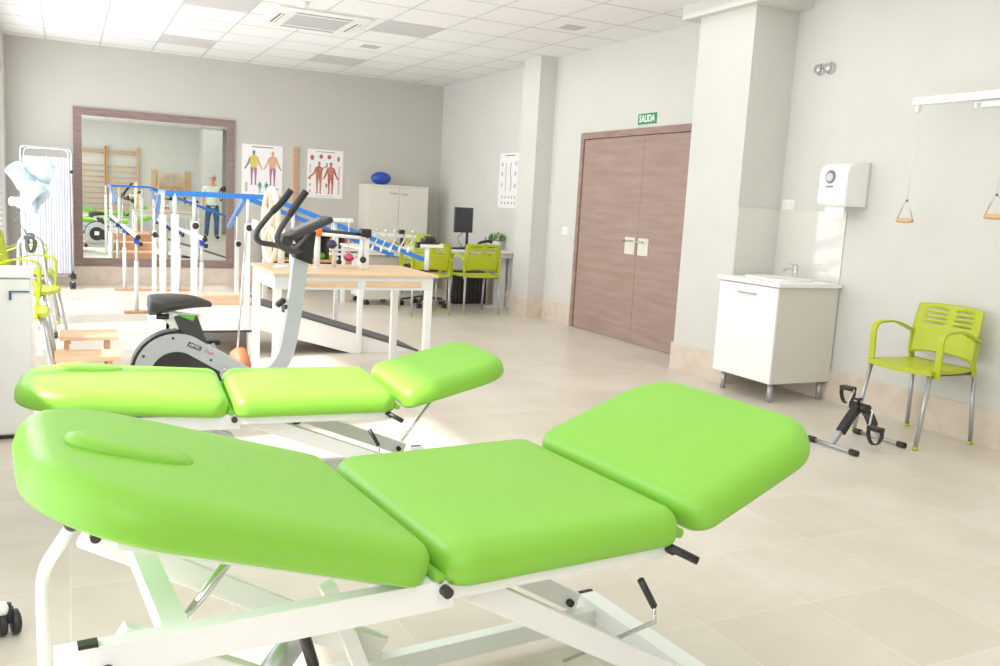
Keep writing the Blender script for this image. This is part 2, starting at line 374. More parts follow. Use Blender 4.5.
# ------------------------------------------------------------ posters
def figure(mb, x, z, h, ys, arms=.35, mats=(0,0,0), raise_=0):
    """flat printed human figure, centre x, foot z, height h"""
    def P(poly, mi):
        mb.mi = mi; mb.prism([(x+a*h, z+b*h) for a, b in poly], (0,ys,0), (1,0,0), (0,0,1), .0008)
    P([(math.cos(a)*.045, .94+math.sin(a)*.06) for a in [i*PI/5 for i in range(10)]], mats[0])
    P([(-.02,.86),(.02,.86),(.03,.9),(-.03,.9)], mats[0])
    P([(-.13,.80),(-.03,.86),(.03,.86),(.13,.80),(.10,.62),(.09,.5),(-.09,.5),(-.10,.62)], mats[1])
    for s in (-1, 1):
        q = [(s*.0,.5),(s*.095,.5),(s*.085,.28),(s*.07,.05),(s*.10,.0),(s*.03,.0),(s*.03,.26)]
        P(q if s > 0 else q[::-1], mats[2])
        if raise_ and s > 0: q = [(.12,.80),(.28,.84),(.27,.97),(.22,.97),(.23,.89),(.10,.74)]
        else: q = [(s*.125,.80),(s*.17,.66),(s*arms*.75,.46),(s*arms*.66,.44),(s*.12,.62),(s*.10,.74)]
        P(q if s > 0 else q[::-1], mats[3 if (len(mats) > 3 and s > 0) else 0])
def poster(xa, xb, za, zb, name, label):
    mb = MB(); mb.box(xa, -.008, za, xb, -.001, zb); return mb
mb = poster(-2.735, -2.215, 1.173, 1.812, '', ''); mb.mi = 1; mb.box(-2.61, -.0095, 1.775, -2.34, -.008, 1.787)
figure(mb, -2.585, 1.30, .44, -.0085, .36, (5,2,4,3)); figure(mb, -2.345, 1.30, .44, -.0085, .36, (3,3,4,6))
figure(mb, -2.505, 1.20, .15, -.0085, .3, (7,7,7)); figure(mb, -2.42, 1.20, .15, -.0085, .3, (7,7,7))
mb.mi = 8; mb.box(-2.69, -.0095, 1.21, -2.66, -.008, 1.33).box(-2.3, -.0095, 1.25, -2.26, -.008, 1.27)
tag(mb.build('anatomy_poster', ['paper','txtgrey','f_yel','f_org','f_pur','f_blu','f_tan','f_teal','f_gry'], None), 'white anatomy poster with two coloured nerve-zone figures and two small teal figures', 'poster')
mb = poster(-1.893, -1.41, 1.178, 1.812, '', ''); mb.mi = 1; mb.box(-1.77, -.0095, 1.778, -1.52, -.008, 1.786)
figure(mb, -1.735, 1.235, .42, -.0085, .5, (2,2,2), 1); figure(mb, -1.575, 1.235, .42, -.0085, .34, (4,2,4))
mb.mi = 4
for (x, z, w, h) in ((-1.83,1.70,.05,.07), (-1.71,1.72,.05,.06), (-1.60,1.72,.055,.06), (-1.475,1.70,.035,.07)): mb.prism([(x+math.cos(a)*w/2, z+math.sin(a)*h/2) for a in [i*PI/5 for i in range(10)]], (0,-.0085,0), (1,0,0), (0,0,1), .0008)
for i in range(7): mb.box(-1.475, -.0095, 1.24+i*.035, -1.455, -.008, 1.26+i*.035)
for i in range(3): mb.box(-1.86, -.0095, 1.25+i*.08, -1.845, -.008, 1.28+i*.08)
mb.box(-1.645, -.0095, 1.32, -1.62, -.008, 1.37)
mb.mi = 5; mb.box(-1.86, -.0095, 1.5, -1.845, -.008, 1.62).box(-1.47, -.0095, 1.48, -1.455, -.008, 1.6).box(-1.78, -.0095, 1.20, -1.55, -.008, 1.206)
tag(mb.build('anatomy_poster', ['paper','txtgrey','f_mus','f_tan','f_red','f_gry']), 'white anatomy poster with two red muscle figures, beside the white cupboard', 'poster')
# spine poster on the right wall
mb = MB(); mb.box(-.008, -2.46, 1.185, -.001, -1.93, 1.835); mb.mi = 1
mb.box(-.0095, -2.34, 1.80, -.008, -2.08, 1.812)
def spine(y, w): mb.sweep([(-.0088, y+w*math.sin(t*PI*2), 1.72-.33*t) for t in [i/12 for i in range(13)]], [(0,-.011),(.0008,-.011),(.0008,.011),(0,.011)], side=(1,0,0))
mb.mi = 2; spine(-2.12, .004); mb.mi = 3; spine(-2.25, .016)
mb.mi = 2
for (y, z) in ((-2.02,1.70),(-2.38,1.71),(-2.02,1.59),(-2.37,1.59),(-2.01,1.46),(-2.37,1.45)): mb.prism([(y+math.cos(a)*.025, z+math.sin(a)*.03) for a in [i*PI/4 for i in range(8)]], (-.0085,0,0), (0,1,0), (0,0,1), -.0008)
mb.mi = 3
for i in range(5):
    for j in range(2): mb.box(-.0095, -2.40+i*.085, 1.23+j*.07, -.008, -2.37+i*.085, 1.26+j*.07)
tag(mb.build('anatomy_poster', ['paper','txtgrey','f_gry','f_mau']), 'narrow white spine anatomy poster on the wall above the desk', 'poster')
rl = empty('wooden_ruler', (-2.06,0,.80), 'tall narrow wooden measuring ladder fixed to the wall between two posters', 'ruler')
MB().box(-2.085, -.03, .80, -2.022, 0, 1.82, .003).build('board', 'tread', rl)
mb = MB()
for i in range(34): mb.box(-2.083, -.04, .82+i*.029, -2.024, -.029, .829+i*.029)
mb.build('notches', 'treadedge', rl)

# ------------------------------------------------------------ cupboard, ball, rack
cb = empty('white_cupboard', (-.76,-.25,0), 'tall cream two-door cupboard against the back wall', 'cupboard')
MB().box(-1.18, -.44, .05, -.343, -.002, 1.372).build('carcass', 'cream', cb)
MB().box(-1.188, -.455, 1.372, -.335, -.002, 1.396, .003).build('top_board', 'cream', cb)
MB().box(-1.165, -.42, 0, -.36, -.02, .05).build('plinth', 'dark', cb)
for a, b, hx in ((-1.178,-.764,-.84), (-.758,-.345,-.68)):
    d = MB().box(a, -.458, .055, b, -.441, 1.368, .002).build('door', 'cream', cb)
    MB().tube(fillet([(hx-.045,-.458,1.29),(hx-.045,-.478,1.29),(hx+.045,-.478,1.29),(hx+.045,-.458,1.29)], .008), .005, 8).build('handle', 'alu', d)
mb = MB(); mb.ball((-.96,-.27,1.483), .087, (1.62,1,1), 24)
tag(mb.build('exercise_ball', 'bball'), 'blue oval exercise ball lying on top of the cream cupboard', 'ball')

rk = empty('wooden_rack', (-1.95,-.3,0), 'low wooden rack of exercise gear against the back wall, behind the hand therapy table', 'rack')
for z in (.09, .355, .715): MB().box(-2.5, -.5, z, -1.42, -.12, z+.03, .003).build('shelf', 'pine', rk)
for x in (-2.5, -1.96, -1.45): MB().box(x, -.49, 0, x+.03, -.13, .72).build('upright', 'pine', rk)
MB().box(-2.5, -.13, .08, -1.42, -.118, .72).build('back_panel', 'rubber', rk)
for (x, r, m, l) in ((-2.05,.055,'orange','small orange ball on the wooden rack'), (-1.86,.05,'leafgreen','green ball on the wooden rack, left of its green neighbour'), (-1.76,.045,'leafgreen','green ball on the wooden rack, touching the dark rollers'), (-1.93,.04,'orange','orange ball on the wooden rack beside the green balls')):
    tag(MB().ball((x,-.36,.385+r), r).build('rubber_ball', m), l, 'ball')
for i, (x, m, l) in enumerate(((-1.69,'dark','dark foam roller standing on the wooden rack, left one'), (-1.64,'yellow','slim yellow roller standing between the dark rollers'), (-1.59,'dark','dark foam roller standing on the wooden rack, middle one'), (-1.54,'navy','navy foam roller standing on the wooden rack at its right end'))):
    tag(MB().lathe((x,-.34,.3855), [(.02,0),(.022,.01),(.022,.27),(.018,.28)], 14).build('foam_roller', m), l, 'roller')
for i, (x, m, l) in enumerate(((-2.42,'leafgreen','green exercise stick standing on the wooden rack at its left end'), (-2.36,'yellow','yellow exercise stick on the wooden rack, beside the green one'), (-2.30,'yellow','yellow exercise stick on the wooden rack, right one of two'))):
    tag(MB().cyl((x,-.34,.3855), (x,-.34,.70), .014, n=12).build('exercise_stick', m), l, 'stick')
for (dy, r, m, l) in ((0.0,.115,'leafgreen','bright green ring hanging on the right end of the wooden rack'), (.05,.10,'red','red ring hanging behind the green one on the rack end'), (-.05,.085,'yellow','small yellow ring hanging on the right end of the wooden rack')):
    tag(MB().tube([(-1.36+dy*.7, -.42+r*math.cos(a)*.6+dy, .60+r*math.sin(a)) for a in [i*2*PI/24 for i in range(24)]], .016, 8, closed=True).build('exercise_ring', m), l, 'ring')

# ------------------------------------------------------------ privacy screen
sc = empty('privacy_screen', (-4.95,-.55,0), 'folding hospital privacy screen with white pleated curtain on castors', 'screen')
zt = 1.575
mb = MB(); mb.tube(fillet([(-5.2,-.53,.12),(-5.2,-.53,zt),(-4.695,-.53,zt),(-4.695,-.53,.12)], .06, 6), .012, 10); mb.tube([(-5.2,-.53,.14),(-4.695,-.53,.14)], .01, 8)
mb.build('tube_frame', 'chrome', sc)
mb = MB(); mb.tube(fillet([(-4.725,-.49,.12),(-4.725,-.49,zt-.012),(-5.17,-.36,zt-.012),(-5.17,-.36,.12)], .06, 6), .011, 10)
mb.build('folded_frame', 'chrome', sc)
mb = MB(); n = 120; rows = [.17,.5,.9,1.2,1.47]
G = [[mb.bm.verts.new((-5.185+.475*i/n, -.53+.012*math.sin(i*.9+.3*math.sin(j*1.3))*(1 if j < 4 else .5)+.004*math.sin(i*2.3), z)) for i in range(n+1)] for j, z in enumerate(rows)]
for j in range(len(rows)-1):
    for i in range(n): mb._f([G[j][i], G[j][i+1], G[j+1][i+1], G[j+1][i]], True)
mb.build('curtain', 'curtain', sc)
MB().box(-4.72, -.545, .10, -4.66, -.515, .16, .004).build('corner_joint', 'black', sc)
MB().box(-4.71, -.545, 1.30, -4.68, -.515, 1.335, .004).build('hinge_clip', 'black', sc)
def caster(mb, x, y, z, r):
    mb.cyl((x-.012,y,z), (x+.012,y,z), r, n=16)
def castor_part(parent, x, y, r=.03, name='castor'):
    mb = MB()
    for s in (-1, 1): mb.lathe((x+s*.016,y,r), [(r*.7,-.011),(r,-.007),(r,.007),(r*.7,.011)], 16, axis=(1,.3,0))
    mb.cyl((x,y,r), (x,y,r*2.6), .008, n=8); mb.box(x-.012,y-.012,r,x+.012,y+.014,r*2.2,.003)
    return mb.build(name, 'black', parent)
mb = MB().bar((-4.7,-.66,.085), (-4.7,-.40,.085), .02, .02, (1,0,0)).bar((-5.19,-.66,.085), (-5.19,-.40,.085), .02, .02, (1,0,0)); mb.build('foot_bar', 'chrome', sc)
for x in (-4.7, -5.19):
    for y in (-.65, -.41): castor_part(sc, x, y, .032)

# ------------------------------------------------------------ parallel bars
pb = empty('parallel_bars', (-3.86,-1.7,0), 'parallel walking bars with white rails and blue clamps before the mirror', 'parallel bars')
for x in (-4.16, -3.565):
    MB().tube([(x,-2.88,.735),(x,-.3,.735)], .021, 12).build('hand_rail', 'frame', pb)
    for y in (-2.69, -.75):
        MB().cyl((x,y,.02), (x,y,.5), .02).cyl((x,y,.5), (x,y,.69), .013).build('post', 'frameg', pb)
        c = MB().box(x-.025, y-.03, .665, x+.025, y+.03, .722, .006).build('rail_clamp', 'dblue', pb)
        MB().cyl((x+.02,y,.66), (x+.055,y,.66), .022, n=12).build('clamp_knob', 'black', c)
    MB().cyl((x,-2.885,.735), (x,-2.91,.735), .024).build('end_cap', 'black', pb)
for y in (-2.69, -.75): MB().box(-4.27, y-.05, 0, -3.45, y+.05, .022, .003).build('base_board', 'treadedge', pb)

# ------------------------------------------------------------ ramp and stair trainer
rs = empty('ramp_and_stairs', (-3.78,-4.8,0), 'white training ramp and stairs with blue handrails and a wooden landing', 'training stairs')
YN, YF = -5.1, -4.45; XA, XB, XE = -4.12, -3.46, -2.17; H = .40
mb = MB().box(XA, YN, H-.02, XB, YF, H, .003); mb.build('landing', 'tread', rs)
mb = MB(); mb.box(XA, YN, .195, XB, YN+.02, H-.02).box(XA, YF-.02, .0, XB, YF, H-.02).box(XA, YN, .195, XA+.02, YF, H-.02).box(XA+.04, YN+.03, 0, XA+.08, YN+.07, .2).box(XB-.08, YN+.03, 0, XB-.04, YN+.07, .2); mb.build('landing_box', 'white', rs)
MB().box(XA+.02, YN+.015, .175, XB, YN+.03, .197).build('lower_rail', 'dark', rs)
# ramp: sloped side panels with a flat foot
sl = (H-.02)/(XE-XB)
def rampside(y):
    mb = MB(); mb.prism([(XB,H-.02),(XE,.0),(-2.75,0),(XB,.195)], (0,y,0), (1,0,0), (0,0,1), -.018); return mb
rampside(YN).build('ramp_side', 'white', rs); rampside(YF-.018).build('ramp_side', 'white', rs)
mb = MB(); mb.bar((XB,(YN+YF)/2,H-.012), (XE-.02,(YN+YF)/2,.006), YF-YN+.01, .016); mb.build('ramp_surface', 'rubber', rs)
# stairs going down to the back
st = [(YF, .267), (YF+.36, .134)]
for y, z in st:
    t = MB().box(XA, y, z-.02, XB, y+.36, z, .003).build('tread', 'tread', rs)
    MB().box(XA, y+.345, z-.132, XB, y+.36, z-.018).build('riser', 'treadedge', t)
MB().box(XA, YF, H-.133, XB, YF+.012, H-.02).build('riser', 'treadedge', rs)
for x in (XA-.018, XB): MB().prism([(YF,0),(YF+.74,0),(YF+.74,.13),(YF+.37,.27),(YF,.27)], (x,0,0), (0,1,0), (0,0,1), .018).build('stair_side', 'white', rs)
HR = 1.175
def ribbon(pts): return MB().sweep(pts, [(-.018,-.016),(-.018,.016),(.018,.016),(.018,-.016)], side=(0,0,1))
ribbon(fillet([(-4.13,YN-.02,HR),(-3.42,YN-.02,HR+.005),(-2.16,YN-.02,.745)], .06)).build('handrail', 'blue', rs)
ribbon(fillet([(-3.45,YF+.02,HR-.015),(-2.20,YF+.02,.735)], .06)).build('handrail', 'blue', rs)
ribbon(fillet([(-4.10,YN+.0,HR),(-4.10,YF,HR),(-4.06,-3.45,.92)], .06)).build('handrail', 'blue', rs)
ribbon(fillet([(-3.47,YF,HR-.02),(-3.44,-3.5,.89)], .04)).build('handrail', 'blue', rs)
def post(x, y, z0, zk, z1, knob=(-1), r=.021):
    p = MB().bar((x,y,z0), (x,y,zk), r*2, r*2, (0,1,0), .004).build('rail_post', 'frame', rs)
    MB().cyl((x,y,zk), (x,y,z1), r*.62).build('inner_tube', 'frameg', p)
    if knob: MB().cyl((x,y-.02,zk-.03), (x,y-.065,zk-.03), .012, n=10).lathe((x,y-.06,zk-.03), [(.018,0),(.024,-.008),(.022,-.02),(.01,-.026)], 14, axis=(0,1,0)).build('clamp_knob', 'black', p)
    return p
post(-3.935, YN-.022, .215, .985, HR, True)
post(-3.565, YN-.022, .215, .985, HR, True, .019)
post(-4.145, YN-.03, .0, 1.02, HR, False, .02)
post(-4.065, YN-.022, .0, 1.03, HR, False, .024)
post(-3.235, YN-.022, .14, .86, 1.115, True, .019)
post(-2.70, YN-.022, 0, .70, .93, True, .019)
post(-2.70, YF+.022, .02, .70, .915, True, .016)
post(-3.30, YF+.022, .2, .86, 1.1, False, .016)
post(-3.45, -4.0, .0, .8, 1.0, True, .016)
post(-4.10, -3.9, .0, .85, 1.03, True, .016)

# ------------------------------------------------------------ step stool
ss = empty('step_stool', (-4.64,-5.5,0), 'two-step wooden stool with pale legs on the floor near the left chairs', 'step stool')
MB().box(-4.80, -5.56, .21, -4.455, -5.24, .235, .003).build('upper_tread', 'tread', ss)
MB().box(-4.825, -5.90, .135, -4.455, -5.60, .16, .003).build('lower_tread', 'tread', ss)
for x in (-4.76, -4.52): MB().box(x-.015, -5.54, 0, x+.015, -5.26, .21).box(x-.015, -5.88, 0, x+.015, -5.54, .135).build('side_panel', 'treadedge', ss)

# ------------------------------------------------------------ hand therapy table
tb = empty('therapy_table', (-3.12,-6.13,0), 'hand therapy table with beech top on a pale grey steel frame', 'table')
tx0, tx1, ty0, ty1, tz = -3.655, -2.60, -6.48, -5.75, .75
MB().box(tx0, ty0, tz-.02, tx1, ty1, tz, .004).build('tabletop', 'beech', tb)
ix0, ix1, iy0, iy1 = tx0+.01, tx1-.035, ty0+.01, ty1-.03
mb = MB(); mb.box(ix0, iy0, .65, ix1, iy0+.02, tz-.02).box(ix0, iy1-.02, .65, ix1, iy1, tz-.02).box(ix0, iy0+.02, .65, ix0+.02, iy1-.02, tz-.02).box(ix1-.02, iy0+.02, .65, ix1, iy1-.02, tz-.02); mb.build('apron', 'frameg', tb)
for a, b in ((ix0+.10, ix0+.51), (ix0+.56, ix1-.08)): MB().box(a, iy0-.004, .668, b, iy0+.001, .705, .002).build('drawer_front', 'beech', tb)
for x in (ix0, ix1-.045):
    for y in (iy0, iy1-.045): MB().box(x, y, 0, x+.045, y+.045, .652, .003).build('leg', 'frame', tb)
# wrist wheel
ww = empty('wrist_wheel', (-3.60,-6.1,tz), 'upright pale wooden exercise wheel mounted at the left end of the therapy table', 'exercise wheel')
MB().tube([(-3.60,-6.1+.225*math.cos(a),1.015+.225*math.sin(a)) for a in [i*2*PI/36 for i in range(36)]], .017, 10, closed=True).build('rim', 'ring', ww)
mb = MB()
for k in range(3):
    a = R(90+60*k); mb.bar((-3.60,-6.1-.22*math.cos(a),1.015-.22*math.sin(a)), (-3.60,-6.1+.22*math.cos(a),1.015+.22*math.sin(a)), .02, .028, (1,0,0))
mb.build('spokes', 'ring', ww)
MB().cyl((-3.70,-6.1,1.015), (-3.52,-6.1,1.015), .018).cyl((-3.71,-6.1,1.015), (-3.68,-6.1,1.015), .03).build('axle', 'frame', ww)
MB().cyl((-3.53,-6.1,tz), (-3.53,-6.1,1.04), .022).lathe((-3.53,-6.1,tz), [(.05,0),(.05,.008),(.025,.02)], 16).build('mount_post', 'frame', ww)
# pulley stand with balls
ps = empty('finger_pulley_stand', (-3.15,-6.1,tz), 'white bar stand with hanging balls on the therapy table', 'pulley stand')
MB().cyl((-3.30,-6.1,tz), (-3.30,-6.1,.965), .02).lathe((-3.30,-6.1,tz), [(.04,0),(.04,.006)], 14).build('left_post', 'frame', ps)
MB().ball((-3.302,-6.12,.985), .029).build('ball_knob', 'orange', ps)
MB().box(-3.012, -6.125, tz, -2.958, -6.075, .97, .004).build('right_post', 'frame', ps)
MB().box(-3.02, -6.14, .955, -2.948, -6.06, 1.015, .01).build('end_clamp', 'black', ps)
MB().tube([(-3.30,-6.1,.995),(-2.98,-6.1,.975)], .011, 8).build('upper_bar', 'dark', ps)
MB().tube([(-3.28,-6.13,.972),(-2.99,-6.13,.955)], .011, 8).build('lower_bar', 'frame', ps)
MB().box(-3.285, -6.05, 1.05, -3.05, -6.01, 1.075, .003).build('top_bar', 'frame', ps)
MB().cyl((-3.16,-6.0,tz), (-3.16,-6.0,1.06), .014).build('bar_post', 'frame', ps)
for (x, z, m, nm) in ((-3.196,.905,'navy','hanging_ball'), (-3.08,.82,'pink','hanging_ball')):
    b = MB().ball((x,-6.07,z), .03).build(nm, m, ps); MB().tube([(x,-6.06,z+.02),(x,-6.05,1.06)], .003, 6).build('cord', 'frame', b)
    MB().tube([(x+.031*math.cos(a),-6.07+.031*math.sin(a)*.9,z+.012*math.sin(a)) for a in [i*2*PI/16 for i in range(16)]], .005, 6, closed=True).build('ball_band', 'black', b)
MB().tube([(-3.01,-6.16,.94),(-3.01,-6.16,.83)], .004, 6).build('weight_rod', 'alu', ps)
MB().ball((-3.01,-6.16,.815), .022).build('weight_ball', 'black', ps)
MB().box(-3.19, -6.02, .83, -3.0, -5.98, .845, .002).box(-3.19, -6.02, .86, -3.0, -5.98, .872, .002).build('grip_plates', 'frame', ps)
# hook bar
hb = empty('hook_bar', (-2.82,-6.1,tz), 'clear bar with a row of metal hooks and knobs, projecting over the therapy table', 'hook bar')
MB().bar((-2.944,-6.1,.985), (-2.63,-6.1,.975), .03, .02).build('bar', 'frameg', hb)
for i in range(5):
    x = -2.905+i*.063; h = MB().tube(crom([(x,-6.12,.985),(x-.01,-6.14,.95),(x-.03,-6.13,.90),(x-.04,-6.14,.885)], 4), .005, 6).build('hook', 'chrome', hb)
    MB().ball((x,-6.115,1.01), .011).build('hook_knob', 'chrome', h)
    MB().cyl((x-.034,-6.135,.905), (x-.046,-6.145,.872), .008, n=8).build('hook_sleeve', 'frame', h)
MB().box(-2.755, -6.13, .99, -2.715, -6.10, 1.02, .006).box(-2.745, -6.13, .91, -2.715, -6.10, .965, .006).build('clamp', 'black', hb)
# T stand
ts = empty('forearm_support', (-2.52,-6.1,tz), 'small white T-shaped stand with black pads at the right end of the therapy table', 'support stand')
MB().cyl((-2.54,-6.1,tz), (-2.54,-6.1,.91), .016).build('stand_post', 'frame', ts)
MB().box(-2.60, -6.125, .905, -2.43, -6.075, .928, .004).build('cross_bar', 'frame', ts)
MB().cyl((-2.625,-6.1,.92), (-2.59,-6.1,.92), .02).build('end_knob', 'black', ts)
MB().box(-2.59, -6.13, .93, -2.46, -6.07, .945, .005).cbox((-2.53,-6.1,.965), (.07,.06,.035), Matrix.Rotation(R(8),3,'Y'), .01).build('pad', 'black', ts)

# ------------------------------------------------------------ exercise bike
bk = empty('exercise_bike', (-4.0,-6.9,0), 'white and black upright exercise bike behind the far green treatment table', 'exercise bike')
YC = -6.9
def drop(cx_, cz, r, tipx, tipz, tr, n=28):
    out = []
    for i in range(n+1): 
        a = R(62)+(2*PI-R(124))*i/n; out.append((cx_+r*math.cos(a), cz+r*math.sin(a)))
    for i in range(7):
        a = -R(60)+R(120)*i/6; out.append((tipx+tr*math.cos(a), tipz+tr*math.sin(a)))
    return out
body = drop(-4.245, .262, .205, -3.84, .165, .07)
MB().prism([(a,b) for a, b in body], (0,YC+.055,0), (1,0,0), (0,0,1), .11, True).build('flywheel_casing', 'silver', bk)
mb = MB(); mb.prism(drop(-4.245,.245,.128,-3.98,.18,.045), (0,YC-.048,0), (1,0,0), (0,0,1), .012, True); mb.prism(drop(-4.245,.245,.128,-3.98,.18,.045), (0,YC+.062,0), (1,0,0), (0,0,1), .012, True); mb.build('side_cover', 'black', bk)
mb = MB(); mb.sweep([(-4.245+.208*math.cos(a),YC,.262+.208*math.sin(a)) for a in [R(200)-R(120)*i/14 for i in range(15)]], [(-.006,-.045),(-.006,.045),(.012,.045),(.012,-.045)], side=(0,0,1)); mb.build('top_guard', 'black', bk)
MB().box(-4.285, YC+.073, .22, -4.205, YC+.077, .29).build('badge', 'signwhite', bk)
MB().cyl((-4.11,YC-.068,.35), (-4.11,YC-.066,.35), .001).bm.free()
pl = MB().cbox((-4.155,YC-.0565,.40), (.072,.003,.025), Matrix.Rotation(R(24),3,'Y')).build('name_plate', 'txtdark', bk)
rot = Matrix.Rotation(R(24),4,'Y')
text_part('lettering', 'ARTIC', .021, 'signwhite', pl, Matrix.Translation((-4.155,YC-.0585,.40)) @ rot @ face_mat((0,0,0),(1,0,0),(0,0,1)))
text_part('lettering', 'Dual', .024, 'txtred', bk, Matrix.Translation((-4.082,YC-.0565,.366)) @ rot @ face_mat((0,0,0),(1,0,0),(0,0,1)))
mb = MB()
for a in (150, 95, 20): mb.cyl((-4.245+.183*math.cos(R(a)),YC-.058,.262+.183*math.sin(R(a))), (-4.245+.183*math.cos(R(a)),YC-.054,.262+.183*math.sin(R(a))), .007, n=10)
mb.build('screws', 'black', bk)
# seat post, carriage, saddle
MB().prism([(-4.255,.55),(-4.14,.56),(-4.06,.33),(-4.20,.42)], (0,YC+.035,0), (1,0,0), (0,0,1), .07).build('seat_post_cover', 'dark', bk)
MB().prism([(-4.24,.565),(-4.16,.53),(-4.15,.56)], (0,YC+.037,0), (1,0,0), (0,0,1), .074).build('post_trim', 'leafgreen', bk)
MB().bar((-4.385,YC,.592), (-4.12,YC,.55), .05, .014, (0,1,0), .003).bar((-4.30,YC,.56), (-4.22,YC,.50), .05, .05, (0,1,0), .004).build('seat_slider', 'frame', bk)
MB().cyl((-4.34,YC-.03,.555), (-4.28,YC-.03,.555), .015, n=10).build('slider_knob', 'black', bk)
mb = MB(); n = 20
prof = [(0,.06,.0),(.03,.095,.0),(.10,.11,.006),(.17,.085,.004),(.24,.045,-.002),(.30,.028,-.012),(.325,.015,-.02)]
rings = []
for u, hw, dz in prof:
    ring = []
    for i in range(n):
        a = 2*PI*i/n; c, s_ = math.cos(a), math.sin(a)
        zt_ = .628+dz+((.038 if u < .28 else .02)*s_ if s_ > 0 else .078*s_*(1-.88*u/.33))
        ring.append(mb.bm.verts.new((-4.385+u, YC+hw*(abs(c)**.8)*(1 if c > 0 else -1), zt_)))
    rings.append(ring)
for A, B in zip(rings, rings[1:]):
    for i in range(n): mb._f([A[i], A[(i+1)%n], B[(i+1)%n], B[i]], True)
mb._f(rings[0], True); mb._f(rings[-1][::-1], True)
sdl = mb.build('saddle', 'dark', bk); md = sdl.modifiers.new('s', 'SUBSURF'); md.levels = md.render_levels = 1
# upright
MB().sweep(crom([(-3.86,YC,.17),(-3.76,YC,.22),(-3.675,YC,.33),(-3.64,YC,.50),(-3.615,YC,.70),(-3.60,YC,.87)], 5), [(-.04,-.03),(-.04,.03),(.04,.03),(.04,-.03)], side=(1,0,0)).build('upright', 'silver', bk)
MB().prism([(-3.645,.90),(-3.60,.955),(-3.525,1.02),(-3.545,.84),(-3.63,.87)], (0,YC+.05,0), (1,0,0), (0,0,1), .10).build('console_neck', 'black', bk)
c = MB().cbox((-3.565,YC,1.035), (.27,.19,.035), Matrix.Rotation(R(-26),3,'Y'), .012).build('console', 'dark', bk)
MB().cbox((-3.572,YC,1.055), (.15,.13,.006), Matrix.Rotation(R(-26),3,'Y')).build('display', 'txtgrey', c)
MB().cyl((-3.69,YC-.095,.965), (-3.69,YC+.095,.965), .03).build('console_roll', 'dark', bk)
for y, pts in ((-.15,[(-3.61,1.235),(-3.655,1.17),(-3.70,1.10),(-3.755,1.0),(-3.74,.945),(-3.68,.915)]), (.15,[(-3.622,1.238),(-3.67,1.17),(-3.725,1.11),(-3.805,1.0),(-3.79,.945),(-3.71,.93)])):
    P = [(x, YC+y, z) for x, z in pts]+[(-3.64,YC+y*.7,.915),(-3.60,YC+y*.2,.915)]
    h = MB().tube(crom(P, 5), .0155, 12).build('handlebar', 'dark', bk)
    MB().tube(crom(P[:3], 4), .019, 12).build('foam_grip', 'black', h)
MB().cyl((-3.68,YC,.60), (-3.62,YC,.60), .012).cbox((-3.70,YC-.0,.625), (.06,.05,.03), Matrix.Rotation(R(-40),3,'Y'), .01).build('tension_knob', 'black', bk)
# pedals, cranks and feet
mb = MB().cyl((-4.0,YC-.09,.25), (-4.0,YC+.09,.25), .03).bar((-4.0,YC-.085,.25), (-3.95,YC-.085,.11), .014, .028).bar((-4.0,YC+.085,.25), (-4.05,YC+.085,.39), .014, .028); mb.build('crank', 'chrome', bk)
for s, z, x in ((-1,.10,-3.95), (1,.39,-4.05)): MB().box(x-.05, YC+s*.10, z-.014, x+.05, YC+s*.19, z+.014, .005).build('pedal', 'black', bk)
for x in (-4.44, -3.66):
    MB().tube([(x,YC-.23,.04),(x,YC+.23,.04)], .028, 12).build('floor_bar', 'silver', bk)
    for s in (-1, 1): MB().cyl((x,YC+s*.21,.034), (x,YC+s*.26,.034), .034).build('foot_cap', 'black', bk)
MB().bar((-4.44,YC,.05), (-3.66,YC,.05), .06, .04).bar((-4.3,YC,.05), (-4.25,YC,.14), .06, .05).bar((-3.9,YC,.05), (-3.85,YC,.16), .06, .05).build('chassis', 'silver', bk)

